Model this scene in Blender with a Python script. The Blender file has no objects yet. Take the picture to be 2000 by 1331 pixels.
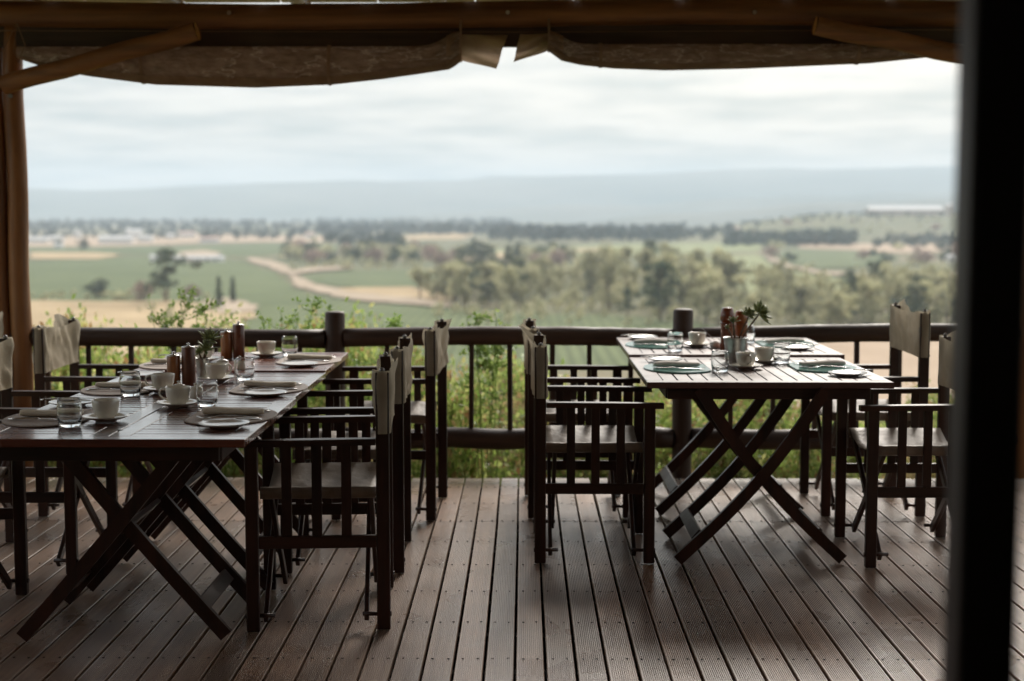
import bpy, bmesh, math, random
import numpy as np
from mathutils import Vector, Matrix
SC = bpy.context.scene
COL = SC.collection
R = math.radians
# ------------------------------------------------------------------ camera
cam = bpy.data.cameras.new('camera'); co = bpy.data.objects.new('camera', cam); COL.objects.link(co)
co.location = (0, 0, 1.41)
co.rotation_euler = (R(90 - 5.052), 0, R(0.4724))
cam.sensor_width = 36; cam.lens = 2800 / 2000 * 36
cam.clip_start = 0.05; cam.clip_end = 60000
cam.dof.use_dof = True; cam.dof.focus_distance = 5.15; cam.dof.aperture_fstop = 2.1; cam.dof.aperture_blades = 0
SC.camera = co
# ------------------------------------------------------------------ sky, sun, exposure
W = bpy.data.worlds.new('World'); SC.world = W; W.use_nodes = True
nt = W.node_tree; N = nt.nodes; L = nt.links
for n in list(N): N.remove(n)
out = N.new('ShaderNodeOutputWorld'); bg = N.new('ShaderNodeBackground'); bg.inputs[1].default_value = 0.1
sky = N.new('ShaderNodeTexSky'); sky.sky_type = 'NISHITA'; sky.sun_disc = False
SUN_EL, SUN_AZ = R(33), R(16)
sky.sun_elevation = SUN_EL; sky.sun_rotation = SUN_AZ; sky.dust_density = 3
tc = N.new('ShaderNodeTexCoord'); sp = N.new('ShaderNodeSeparateXYZ')
L.new(tc.outputs['Generated'], sp.inputs[0])
def wm(op, a, b=None, clamp=False):
    m = N.new('ShaderNodeMath'); m.operation = op; m.use_clamp = clamp
    for i, x in enumerate((a, b)):
        if x is None: continue
        if isinstance(x, (int, float)): m.inputs[i].default_value = x
        else: L.new(x, m.inputs[i])
    return m.outputs[0]
zz = wm('ADD', wm('MAXIMUM', sp.outputs[2], 0.0), 0.05)
cx_ = wm('DIVIDE', sp.outputs[0], zz); cy_ = wm('DIVIDE', sp.outputs[1], zz)
cb = N.new('ShaderNodeCombineXYZ'); L.new(cx_, cb.inputs[0]); L.new(cy_, cb.inputs[1])
def wnoise(scale, detail, rough, off):
    mp = N.new('ShaderNodeMapping'); mp.inputs['Location'].default_value = off; L.new(cb.outputs[0], mp.inputs[0])
    t = N.new('ShaderNodeTexNoise'); t.inputs['Scale'].default_value = scale; t.inputs['Detail'].default_value = detail
    t.inputs['Roughness'].default_value = rough; L.new(mp.outputs[0], t.inputs['Vector']); return t.outputs['Fac']
n1 = wnoise(0.75, 5, 0.6, (3.1, 7.7, 0)); n2 = wnoise(2.0, 4, 0.55, (11, 2, 0))
nm = wm('ADD', wm('MULTIPLY', n1, 0.7), wm('MULTIPLY', n2, 0.3))
cr = N.new('ShaderNodeValToRGB'); L.new(nm, cr.inputs[0])
e = cr.color_ramp.elements
e[0].position = 0.40; e[0].color = (1.55, 1.80, 1.90, 1)
e[1].position = 0.58; e[1].color = (3.05, 3.0, 2.9, 1)
el = cr.color_ramp.elements.new(0.49); el.color = (2.35, 2.42, 2.43, 1)
mx = N.new('ShaderNodeMix'); mx.data_type = 'RGBA'; mx.inputs[0].default_value = 0.93
L.new(sky.outputs[0], mx.inputs[6]); L.new(cr.outputs[0], mx.inputs[7])
# an overcast sky grows steadily brighter from the horizon to the zenith
gr = wm('ADD', wm('MULTIPLY', wm('MAXIMUM', sp.outputs[2], 0.0), 2.2), 1.0)
vm = N.new('ShaderNodeVectorMath'); vm.operation = 'SCALE'; L.new(mx.outputs[2], vm.inputs[0]); L.new(gr, vm.inputs['Scale'])
L.new(vm.outputs[0], bg.inputs[0]); L.new(bg.outputs[0], out.inputs[0])
sl = bpy.data.lights.new('sun', 'SUN'); so = bpy.data.objects.new('sun', sl); COL.objects.link(so)
sl.energy = 1.5; sl.angle = R(22); sl.color = (1, 0.93, 0.84)
_d = Vector((math.sin(SUN_AZ) * math.cos(SUN_EL), math.cos(SUN_AZ) * math.cos(SUN_EL), math.sin(SUN_EL)))
so.rotation_euler = _d.to_track_quat('Z', 'Y').to_euler(); so.location = (0, 0, 30)
SC.view_settings.view_transform = 'Standard'; SC.view_settings.look = 'None'
SC.view_settings.exposure = 1.25; SC.view_settings.gamma = 1.0; SC.view_settings.use_curve_mapping = False
SC.render.engine = 'CYCLES'
cy = SC.cycles
cy.max_bounces = 10; cy.diffuse_bounces = 4; cy.glossy_bounces = 4; cy.transmission_bounces = 10; cy.transparent_max_bounces = 12
cy.volume_bounces = 1; cy.caustics_reflective = False; cy.caustics_refractive = False
cy.sample_clamp_indirect = 4.0; cy.use_denoising = True

# ------------------------------------------------------------------ helpers
def link(o, parent=None):
    COL.objects.link(o)
    if parent is not None: o.parent = parent
    return o
def tag(o, label=None, cat=None, group=None, kind=None):
    if label: o['label'] = label
    if cat: o['category'] = cat
    if group: o['group'] = group
    if kind: o['kind'] = kind
    return o
def thing(name, label, cat, loc=(0, 0, 0), rz=0.0, group=None):
    o = bpy.data.objects.new(name, None); o.empty_display_size = 0.1
    o.location = loc; o.rotation_euler = (0, 0, rz); link(o); return tag(o, label, cat, group)
class MB:
    """collects vertices and faces for one mesh object"""
    def __init__(s): s.v = []; s.f = []; s.smooth = []
    def add(s, vs, fs, smooth=False):
        b = len(s.v); s.v += [tuple(v) for v in vs]; s.f += [tuple(i + b for i in f) for f in fs]
        s.smooth += [smooth] * len(fs); return s
    def box(s, c, d, ch=0.0, M=None):
        hx, hy, hz = d[0] / 2, d[1] / 2, d[2] / 2
        if ch <= 0:
            vs = [(x, y, z) for x in (-hx, hx) for y in (-hy, hy) for z in (-hz, hz)]
            fs = [(0, 1, 3, 2), (4, 6, 7, 5), (0, 4, 5, 1), (2, 3, 7, 6), (0, 2, 6, 4), (1, 5, 7, 3)]
        else:
            vs = []; idx = {}
            for ix in (-1, 1):
                for iy in (-1, 1):
                    for iz in (-1, 1):
                        for a in range(3):
                            p = [ix * hx, iy * hy, iz * hz]
                            for k in range(3):
                                if k != a: p[k] -= (ix, iy, iz)[k] * ch
                            idx[(ix, iy, iz, a)] = len(vs); vs.append(tuple(p))
            fs = []
            for a in range(3):
                b, c2 = [k for k in range(3) if k != a]
                for s0 in (-1, 1):
                    q = []
                    for sb, sc2 in ((-1, -1), (1, -1), (1, 1), (-1, 1)):
                        k = [0, 0, 0]; k[a] = s0; k[b] = sb; k[c2] = sc2; q.append(idx[(*k, a)])
                    fs.append(tuple(q if (s0 > 0) != (a == 1) else q[::-1]))
            for a in range(3):
                b, c2 = [k for k in range(3) if k != a]
                for sb in (-1, 1):
                    for sc2 in (-1, 1):
                        k0 = [0, 0, 0]; k0[a] = -1; k0[b] = sb; k0[c2] = sc2
                        k1 = list(k0); k1[a] = 1
                        fs.append((idx[(*k0, b)], idx[(*k1, b)], idx[(*k1, c2)], idx[(*k0, c2)]))
            for ix in (-1, 1):
                for iy in (-1, 1):
                    for iz in (-1, 1):
                        fs.append(tuple(idx[(ix, iy, iz, a)] for a in range(3)))
        c = Vector(c)
        if M is None: vs = [Vector(v) + c for v in vs]
        else: vs = [M @ Vector(v) + c for v in vs]
        return s.add(vs, fs)
    def bar(s, a, b, w, h, ch=0.002, side=(0, 1, 0)):
        """rectangular bar from a to b; w along 'side', h across"""
        a, b = Vector(a), Vector(b); d = (b - a).normalized(); sd = Vector(side); sd = (sd - d * sd.dot(d)).normalized()
        up = d.cross(sd)
        M = Matrix((d, sd, up)).transposed()
        return s.box((a + b) / 2, ((b - a).length, w, h), ch, M)
    def tube(s, pts, rad, seg=10, cap=True, smooth=True, noise=0.0, rnd=None):
        n = len(pts); pts = [Vector(p) for p in pts]
        rad = rad if hasattr(rad, '__len__') else [rad] * n
        vs = []; up0 = None
        for i, p in enumerate(pts):
            d = (pts[min(i + 1, n - 1)] - pts[max(i - 1, 0)]).normalized()
            if up0 is None: up0 = Vector((0, 0, 1)) if abs(d.z) < 0.9 else Vector((1, 0, 0))
            u = (up0 - d * up0.dot(d)).normalized(); w = d.cross(u); up0 = u
            for k in range(seg):
                a = 2 * math.pi * k / seg; r = rad[i] * (1 + (rnd.uniform(-noise, noise) if noise else 0))
                vs.append(p + (u * math.cos(a) + w * math.sin(a)) * r)
        fs = [(i * seg + k, i * seg + (k + 1) % seg, (i + 1) * seg + (k + 1) % seg, (i + 1) * seg + k) for i in range(n - 1) for k in range(seg)]
        s.add(vs, fs, smooth)
        if cap:
            b = len(s.v) - len(vs)
            s.f.append(tuple(b + k for k in range(seg))[::-1]); s.f.append(tuple(b + (n - 1) * seg + k for k in range(seg))); s.smooth += [False, False]
        return s
    def lathe(s, prof, seg=28, c=(0, 0, 0), smooth=True, close=False):
        vs = []; n = len(prof)
        for (r, z) in prof:
            for k in range(seg):
                a = 2 * math.pi * k / seg; vs.append((c[0] + r * math.cos(a), c[1] + r * math.sin(a), c[2] + z))
        fs = []
        for i in range(n - 1 + (1 if close else 0)):
            j = (i + 1) % n
            for k in range(seg):
                k2 = (k + 1) % seg; fs.append((i * seg + k, i * seg + k2, j * seg + k2, j * seg + k))
        return s.add(vs, fs, smooth)
    def mesh(s, name, mat):
        me = bpy.data.meshes.new(name); me.from_pydata(s.v, [], s.f)
        me.polygons.foreach_set('use_smooth', s.smooth)
        if mat is not None: me.materials.append(mat)
        bm = bmesh.new(); bm.from_mesh(me); bmesh.ops.remove_doubles(bm, verts=bm.verts, dist=1e-6)
        bmesh.ops.recalc_face_normals(bm, faces=bm.faces); bm.to_mesh(me); bm.free(); me.update(); return me
    def build(s, name, mat, parent=None, loc=None):
        o = bpy.data.objects.new(name, s.mesh(name, mat)); link(o, parent)
        if loc: o.location = loc
        return o
def npmesh(name, V, F, mat, smooth=False):
    me = bpy.data.meshes.new(name); V = np.asarray(V, float); F = np.asarray(F, int)
    me.vertices.add(len(V)); me.vertices.foreach_set('co', V.ravel())
    k = F.shape[1]; me.loops.add(F.size); me.loops.foreach_set('vertex_index', F.ravel())
    me.polygons.add(len(F)); me.polygons.foreach_set('loop_start', np.arange(len(F)) * k)
    try: me.polygons.foreach_set('loop_total', np.full(len(F), k))
    except Exception: pass
    me.polygons.foreach_set('use_smooth', np.full(len(F), smooth))
    me.materials.append(mat); me.update(calc_edges=True); me.validate(); return me
def obj(name, me, parent=None, loc=None, rot=None):
    o = bpy.data.objects.new(name, me); link(o, parent)
    if loc is not None: o.location = loc
    if rot is not None: o.rotation_euler = rot
    return o
def copy_tree(o, parent=None):
    c = o.copy(); COL.objects.link(c)
    if parent is not None: c.parent = parent
    for ch in list(o.children): copy_tree(ch, c)
    return c

# ------------------------------------------------------------------ materials
def mat(name, build):
    m = bpy.data.materials.new(name); m.use_nodes = True; t = m.node_tree
    b = t.nodes.get('Principled BSDF'); build(t, b); return m
def nd(t, typ, **kw):
    n = t.nodes.new(typ)
    for k, v in kw.items(): setattr(n, k, v)
    return n
def ramp(t, src, stops):
    r = nd(t, 'ShaderNodeValToRGB'); t.links.new(src, r.inputs[0]); el = r.color_ramp.elements
    while len(el) > 1: el.remove(el[-1])
    el[0].position = stops[0][0]; el[0].color = (*stops[0][1], 1)
    for p, c in stops[1:]:
        x = el.new(p); x.color = (*c, 1)
    return r.outputs[0]
def noise(t, scale=(1, 1, 1), s=5.0, det=4, rough=0.5, coord='Object'):
    c = nd(t, 'ShaderNodeTexCoord'); mp = nd(t, 'ShaderNodeMapping'); mp.inputs['Scale'].default_value = scale
    t.links.new(c.outputs[coord], mp.inputs[0])
    oi = nd(t, 'ShaderNodeObjectInfo'); sc = nd(t, 'ShaderNodeMath', operation='MULTIPLY'); sc.inputs[1].default_value = 37.0
    t.links.new(oi.outputs['Random'], sc.inputs[0]); t.links.new(sc.outputs[0], mp.inputs['Location'])
    n = nd(t, 'ShaderNodeTexNoise'); n.inputs['Scale'].default_value = s; n.inputs['Detail'].default_value = det; n.inputs['Roughness'].default_value = rough
    t.links.new(mp.outputs[0], n.inputs['Vector']); return n.outputs['Fac']
def mixc(t, a, b, fac, mode='MIX'):
    m = nd(t, 'ShaderNodeMix', data_type='RGBA', blend_type=mode)
    for i, x in ((0, fac), (6, a), (7, b)):
        if isinstance(x, (int, float)): m.inputs[i].default_value = x
        elif isinstance(x, tuple): m.inputs[i].default_value = (*x, 1)
        else: t.links.new(x, m.inputs[i])
    return m.outputs[2]
def bump(t, b, src, dist, strength=1.0):
    n = nd(t, 'ShaderNodeBump'); n.inputs['Distance'].default_value = dist; n.inputs['Strength'].default_value = strength
    t.links.new(src, n.inputs['Height']); t.links.new(n.outputs[0], b.inputs['Normal'])
def objvar(t, col, lo, hi):
    oi = nd(t, 'ShaderNodeObjectInfo'); mr = nd(t, 'ShaderNodeMapRange'); mr.inputs[3].default_value = lo; mr.inputs[4].default_value = hi
    t.links.new(oi.outputs['Random'], mr.inputs[0])
    h = nd(t, 'ShaderNodeHueSaturation'); t.links.new(col, h.inputs['Color']); t.links.new(mr.outputs[0], h.inputs['Value']); return h.outputs[0]
def rough_noise(t, b, lo, hi, s=6, sc=(1, 1, 1)):
    f = noise(t, sc, s, 3); mr = nd(t, 'ShaderNodeMapRange'); mr.inputs[1].default_value = 0.3; mr.inputs[2].default_value = 0.7
    mr.inputs[3].default_value = lo; mr.inputs[4].default_value = hi; t.links.new(f, mr.inputs[0]); t.links.new(mr.outputs[0], b.inputs['Roughness'])
def wood(name, axis, dark, light, rlo, rhi, lo=0.8, hi=1.25, bd=0.0006, coat=0.0, s=22):
    st = [s, s, s]; st[axis] = s * 0.07
    def f(t, b):
        a = noise(t, tuple(st), 1.0, 5, 0.6); c = ramp(t, a, [(0.3, dark), (0.7, light)])
        c = objvar(t, c, lo, hi); t.links.new(c, b.inputs['Base Color'])
        rough_noise(t, b, rlo, rhi); bump(t, b, a, bd)
        b.inputs['Coat Weight'].default_value = coat; b.inputs['Coat Roughness'].default_value = 0.12
    return mat(name, f)
DK, LT = (0.011, 0.0038, 0.002), (0.054, 0.016, 0.008)
WX, WY, WZ = [wood('chair_wood_' + 'xyz'[i], i, DK, LT, 0.3, 0.5, 0.7, 1.3) for i in range(3)]
TX = wood('table_wood_x', 0, (0.07, 0.018, 0.011), (0.18, 0.05, 0.03), 0.16, 0.32, 0.75, 1.3, 0.0003, 0.6)
TY = wood('table_wood_y', 1, (0.07, 0.018, 0.011), (0.18, 0.05, 0.03), 0.16, 0.32, 0.75, 1.3, 0.0003, 0.6)
TXR = wood('red_table_wood_x', 0, (0.075, 0.016, 0.008), (0.20, 0.05, 0.024), 0.2, 0.38, 0.8, 1.25, 0.0003, 0.2)
TYR = wood('red_table_wood_y', 1, (0.09, 0.02, 0.009), (0.25, 0.07, 0.03), 0.2, 0.38, 0.8, 1.25, 0.0003, 0.2)
TX2 = wood('table_wood_brown_x', 0, (0.06, 0.026, 0.019), (0.14, 0.065, 0.05), 0.34, 0.5, 0.8, 1.25, 0.0003, 0.15)
TY2 = wood('table_wood_brown_y', 1, (0.06, 0.026, 0.019), (0.14, 0.065, 0.05), 0.34, 0.5, 0.8, 1.25, 0.0003, 0.15)
TLEG = wood('table_leg_wood', 2, DK, LT, 0.3, 0.5)
def f_deck(t, b):
    a = noise(t, (60, 1.2, 60), 1.0, 5, 0.6); c = ramp(t, a, [(0.25, (0.26, 0.155, 0.104)), (0.75, (0.50, 0.335, 0.235))])
    d = noise(t, (1.5, 1.5, 1.5), 1.6, 4, 0.6, 'Object'); c = mixc(t, c, (0.25, 0.17, 0.13), ramp(t, d, [(0.42, (0, 0, 0)), (0.62, (0.6, 0.6, 0.6))]))
    c = objvar(t, c, 0.72, 1.25); t.links.new(c, b.inputs['Base Color'])
    b.inputs['Coat Weight'].default_value = 0.25; b.inputs['Coat Roughness'].default_value = 0.3; rough_noise(t, b, 0.24, 0.40, 3, (1.5, 1.0, 1)); bump(t, b, a, 0.0005); b.inputs['Specular IOR Level'].default_value = 0.62
DECK = mat('deck_board_wood', f_deck)
LOG = [wood('dark_log_' + 'xyz'[i], i, (0.028, 0.014, 0.009), (0.085, 0.046, 0.028), 0.45, 0.7, 0.85, 1.2, 0.003, 0, 18) for i in range(3)]
LOGB = [wood('brown_log_' + 'xyz'[i], i, (0.12, 0.048, 0.017), (0.37, 0.165, 0.055), 0.4, 0.6, 0.9, 1.15, 0.003, 0, 14) for i in range(3)]
CUT = mat('cut_log_end', lambda t, b: (t.links.new(ramp(t, noise(t, (1, 1, 1), 60, 3), [(0.3, (0.50, 0.24, 0.07)), (0.7, (0.78, 0.42, 0.14))]), b.inputs['Base Color'])))
def f_canvas(c0, c1, rough=0.85, trans=0.0):
    def f(t, b):
        a = noise(t, (1, 1, 1), 9, 5, 0.6); t.links.new(objvar(t, ramp(t, a, [(0.3, c0), (0.7, c1)]), 0.88, 1.1), b.inputs['Base Color'])
        b.inputs['Roughness'].default_value = rough; w = noise(t, (1, 1, 1), 26, 5, 0.6); bump(t, b, w, 0.004)
        if trans:
            o = t.nodes.get('Material Output'); tr = nd(t, 'ShaderNodeBsdfTranslucent'); src = b.inputs['Base Color'].links[0].from_socket; t.links.new(src, tr.inputs[0])
            m = nd(t, 'ShaderNodeMixShader'); m.inputs[0].default_value = trans; t.links.new(b.outputs[0], m.inputs[1]); t.links.new(tr.outputs[0], m.inputs[2]); t.links.new(m.outputs[0], o.inputs['Surface'])
    return f
CANV = mat('beige_canvas', f_canvas((0.50, 0.43, 0.31), (0.66, 0.58, 0.45), 0.85, 0.4))
SEAT = mat('taupe_seat_canvas', f_canvas((0.26, 0.21, 0.165), (0.42, 0.35, 0.29), 0.5, 0.15))
BLIND = mat('brown_blind_canvas', f_canvas((0.42, 0.29, 0.20), (0.58, 0.43, 0.31), 0.7, 0.55))
def f_pvc(t, b):
    a = noise(t, (3, 1, 9), 4, 6, 0.65); base = ramp(t, a, [(0.35, (0.36, 0.26, 0.195)), (0.7, (0.58, 0.45, 0.36))])
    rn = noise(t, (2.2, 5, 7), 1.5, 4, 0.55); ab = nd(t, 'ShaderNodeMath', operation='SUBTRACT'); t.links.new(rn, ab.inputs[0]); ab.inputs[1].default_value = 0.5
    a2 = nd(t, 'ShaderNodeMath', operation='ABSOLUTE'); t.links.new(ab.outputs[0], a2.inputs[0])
    crease_glint = ramp(t, a2.outputs[0], [(0.0, (0.9, 0.9, 0.9)), (0.008, (0.2, 0.2, 0.2)), (0.03, (0, 0, 0))])  # whitened creases, with the plastic's narrow highlights painted into the colour
    t.links.new(mixc(t, base, (0.95, 0.88, 0.80), crease_glint), b.inputs['Base Color'])
    b.inputs['Roughness'].default_value = 0.22; b.inputs['Coat Weight'].default_value = 1.0; b.inputs['Coat Roughness'].default_value = 0.08
    w = noise(t, (2.0, 6, 6), 5, 6, 0.62); bump(t, b, w, 0.05)
    o = t.nodes.get('Material Output'); tr = nd(t, 'ShaderNodeBsdfTranslucent'); t.links.new(b.inputs['Base Color'].links[0].from_socket, tr.inputs[0])
    m = nd(t, 'ShaderNodeMixShader'); m.inputs[0].default_value = 0.4; t.links.new(b.outputs[0], m.inputs[1]); t.links.new(tr.outputs[0], m.inputs[2]); t.links.new(m.outputs[0], o.inputs['Surface'])
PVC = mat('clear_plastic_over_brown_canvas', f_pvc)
def plain(name, c, rough=0.5, metal=0.0, var=0.12, s=20, **kw):
    def f(t, b):
        lo = tuple(x * (1 - var) for x in c); hi = tuple(min(1, x * (1 + var)) for x in c)
        t.links.new(ramp(t, noise(t, (1, 1, 1), s, 4), [(0.3, lo), (0.7, hi)]), b.inputs['Base Color'])
        b.inputs['Roughness'].default_value = rough; b.inputs['Metallic'].default_value = metal
        for k, v in kw.items(): b.inputs[k.replace('_', ' ')].default_value = v
    return mat(name, f)
CHINA = plain('glazed_cream_china', (0.83, 0.79, 0.70), 0.14, 0, 0.02, Coat_Weight=0.3)
WHITE = plain('glazed_white_china', (0.84, 0.82, 0.78), 0.14, 0, 0.02, Coat_Weight=0.3)
STEEL = plain('polished_steel', (0.72, 0.71, 0.70), 0.16, 1.0, 0.05)
DSTEEL = plain('dull_bolt_steel', (0.25, 0.24, 0.23), 0.4, 1.0)
NAPK = mat('cream_napkin_cloth', f_canvas((0.68, 0.60, 0.48), (0.78, 0.71, 0.60), 0.9))
NAPW = mat('pale_napkin_cloth', f_canvas((0.68, 0.63, 0.58), (0.78, 0.74, 0.69), 0.9))
def f_mat(t, b):
    c = nd(t, 'ShaderNodeTexCoord'); w = nd(t, 'ShaderNodeTexWave'); w.inputs['Scale'].default_value = 90; w.inputs['Distortion'].default_value = 1.0
    t.links.new(c.outputs['Object'], w.inputs[0]); t.links.new(ramp(t, w.outputs['Fac'], [(0.0, (0.24, 0.17, 0.13)), (1.0, (0.46, 0.35, 0.28))]), b.inputs['Base Color'])
    b.inputs['Roughness'].default_value = 0.6; bump(t, b, w.outputs['Fac'], 0.0008)
WOVEN = mat('woven_brown_placemat', f_mat)
def f_glass(col, rough=0.0, tr=1.0):
    def f(t, b):
        b.inputs['Base Color'].default_value = (*col, 1); b.inputs['Roughness'].default_value = rough
        b.inputs['Transmission Weight'].default_value = tr; b.inputs['IOR'].default_value = 1.47
    return f
GLASS = mat('clear_tumbler_glass', f_glass((0.97, 0.99, 0.99)))
AQUA = mat('aqua_glass_placemat', f_glass((0.30, 0.62, 0.55), 0.08, 0.35))
MILLW = wood('orange_mill_wood', 2, (0.22, 0.075, 0.02), (0.40, 0.16, 0.05), 0.25, 0.4, 0.9, 1.1, 0.0003, 0.2, 60)
MILLD = wood('dark_mill_wood', 2, (0.09, 0.028, 0.014), (0.20, 0.065, 0.03), 0.25, 0.4, 0.9, 1.1, 0.0003, 0.2, 60)
MILLR = wood('red_brown_mill_wood', 2, (0.15, 0.035, 0.014), (0.27, 0.075, 0.03), 0.2, 0.35, 0.9, 1.1, 0.0003, 0.4, 60)
GALV = plain('galvanised_steel', (0.42, 0.42, 0.41), 0.35, 0.85, 0.25, 40)
GRAV = plain('orange_gravel', (0.45, 0.24, 0.10), 0.9, 0, 0.4, 90)
UNDER = plain('dark_joist_timber', (0.012, 0.009, 0.008), 0.9)
BLACK = plain('black_painted_post', (0.004, 0.0035, 0.003), 0.6, 0, 0.2, Specular_IOR_Level=0.15)
CORD = plain('pale_cord', (0.25, 0.15, 0.09), 0.8)
ROOFM = plain('pale_roof_boards', (0.48, 0.36, 0.26), 0.8, 0, 0.3, 5)
def f_leaf(cols, rough=0.5, trans=0.0, var=(0.75, 1.25)):
    def f(t, b):
        g = nd(t, 'ShaderNodeNewGeometry'); c = ramp(t, g.outputs['Random Per Island'], cols)
        c = objvar(t, c, *var); t.links.new(c, b.inputs['Base Color']); b.inputs['Roughness'].default_value = rough
        if trans:
            o = t.nodes.get('Material Output'); tr = nd(t, 'ShaderNodeBsdfTranslucent'); t.links.new(c, tr.inputs[0])
            m = nd(t, 'ShaderNodeMixShader'); m.inputs[0].default_value = trans; t.links.new(b.outputs[0], m.inputs[1]); t.links.new(tr.outputs[0], m.inputs[2]); t.links.new(m.outputs[0], o.inputs['Surface'])
    return f
LEAF = mat('shrub_leaves', f_leaf([(0, (0.16, 0.24, 0.05)), (0.45, (0.34, 0.44, 0.11)), (0.72, (0.58, 0.60, 0.22)), (0.86, (0.50, 0.36, 0.17)), (1, (0.30, 0.16, 0.07))], 0.4, 0.5))
SPRIG = mat('fresh_shoot_leaves', f_leaf([(0, (0.14, 0.24, 0.05)), (0.6, (0.26, 0.38, 0.09)), (1, (0.45, 0.55, 0.18))], 0.4, 0.5))
DRY = mat('dry_undergrowth', f_leaf([(0, (0.20, 0.14, 0.07)), (0.4, (0.38, 0.28, 0.14)), (0.7, (0.52, 0.40, 0.20)), (1, (0.28, 0.34, 0.09))], 0.8, 0.4))
STEM = plain('shrub_stem_bark', (0.16, 0.10, 0.06), 0.8)
BARK = plain('tree_bark', (0.20, 0.16, 0.12), 0.9, 0, 0.3, 1)
SUCC = mat('succulent_leaves', f_leaf([(0, (0.09, 0.15, 0.06)), (0.5, (0.20, 0.26, 0.10)), (0.8, (0.36, 0.34, 0.12)), (1, (0.42, 0.26, 0.09))], 0.35, 0.0))
TREE_Y = mat('yellow_green_foliage', f_leaf([(0, (0.20, 0.20, 0.115)), (0.6, (0.42, 0.40, 0.23)), (1, (0.58, 0.51, 0.32))], 0.7, 0.45, (0.65, 1.3)))
TREE_D = mat('dark_green_foliage', f_leaf([(0, (0.035, 0.055, 0.028)), (0.6, (0.065, 0.085, 0.04)), (1, (0.12, 0.11, 0.055))], 0.7, 0.1))
TREE_P = mat('pinkish_bare_twigs', f_leaf([(0, (0.20, 0.13, 0.10)), (0.6, (0.36, 0.25, 0.20)), (1, (0.50, 0.36, 0.29))], 0.8, 0.1))
TREE_B = mat('far_belt_foliage', f_leaf([(0, (0.022, 0.04, 0.03)), (0.6, (0.045, 0.06, 0.035)), (1, (0.12, 0.09, 0.055))], 0.8, 0.0))

# ------------------------------------------------------------------ land
rng = np.random.default_rng(5)
def sst(a, b, x): t = np.clip((x - a) / (b - a), 0, 1); return t * t * (3 - 2 * t)
def vn(x, y, s, seed=0):
    """smooth value noise"""
    x = np.asarray(x, float) / s; y = np.asarray(y, float) / s
    xi = np.floor(x); yi = np.floor(y); fx = x - xi; fy = y - yi; fx = fx * fx * (3 - 2 * fx); fy = fy * fy * (3 - 2 * fy)
    h = lambda a, b: np.modf(np.abs(np.sin(a * 127.1 + b * 311.7 + seed * 74.7) * 43758.5453))[0]
    return (h(xi, yi) * (1 - fx) + h(xi + 1, yi) * fx) * (1 - fy) + (h(xi, yi + 1) * (1 - fx) + h(xi + 1, yi + 1) * fx) * fy
def land_z(x, y):
    x = np.asarray(x, float); y = np.asarray(y, float)
    d = np.maximum(y - 13, 0)
    z = -0.75 - 0.04 * np.clip(y - 7.6, 0, 5.5) - (40 - 1.0) * (1 - np.exp(-d * 0.45 / 39)) 
    z = np.where(d > 240, np.minimum(z, -39.6) * 0 - 40, z * 1.0)
    t = sst(120, 240, d); z = z * (1 - t) + (-40) * t
    ratio = x / np.maximum(y, 1)
    z = z + 37.5 * sst(1980, 2680, y) * sst(0.09, 0.22, ratio)
    z = z + 12 * sst(2600, 5200, y) * (vn(x, y, 1300, 3) - 0.3)
    back = np.maximum(-y - 4, 0); z = z + 60 * (1 - np.exp(-back * 0.25 / 60))
    return z
def f_land(t, b):
    a = noise(t, (1, 1, 1), 0.0035, 5, 0.55); v = nd(t, 'ShaderNodeTexVoronoi'); c = nd(t, 'ShaderNodeTexCoord')
    v.inputs['Scale'].default_value = 0.0042; t.links.new(c.outputs['Object'], v.inputs['Vector'])
    sp = nd(t, 'ShaderNodeSeparateColor'); t.links.new(v.outputs['Color'], sp.inputs[0])
    p = ramp(t, sp.outputs[0], [(0.0, (0.11, 0.115, 0.06)), (0.3, (0.17, 0.145, 0.085)), (0.5, (0.24, 0.18, 0.12)), (0.72, (0.12, 0.125, 0.065)), (0.9, (0.28, 0.19, 0.145))])
    p.node.color_ramp.interpolation = 'CONSTANT'
    q = ramp(t, a, [(0.35, (0.10, 0.11, 0.055)), (0.55, (0.17, 0.15, 0.085)), (0.7, (0.27, 0.20, 0.135))])
    c2 = mixc(t, p, q, 0.5); f = noise(t, (1, 1, 1), 0.05, 5, 0.6); c2 = mixc(t, c2, (0.10, 0.12, 0.06), ramp(t, f, [(0.5, (0, 0, 0)), (0.7, (0.7, 0.7, 0.7))]))
    t.links.new(c2, b.inputs['Base Color']); b.inputs['Roughness'].default_value = 0.95; b.inputs['Specular IOR Level'].default_value = 0.1
LAND = mat('valley_ground', f_land)
rad = np.concatenate([[0.0], np.geomspace(2.0, 11500, 150)]); NA = 300
ang = np.linspace(0, 2 * np.pi, NA, endpoint=False)
RR, AA = np.meshgrid(rad, ang, indexing='ij'); X = RR * np.sin(AA); Y = RR * np.cos(AA)
Vv = np.stack([X, Y, land_z(X, Y)], -1).reshape(-1, 3)
ii, jj = np.meshgrid(np.arange(len(rad) - 1), np.arange(NA), indexing='ij')
Ff = np.stack([ii * NA + jj, (ii + 1) * NA + jj, (ii + 1) * NA + (jj + 1) % NA, ii * NA + (jj + 1) % NA], -1).reshape(-1, 4)
g = obj('ground', npmesh('ground', Vv, Ff[:, ::-1], LAND, True)); tag(g, kind='structure')

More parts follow.
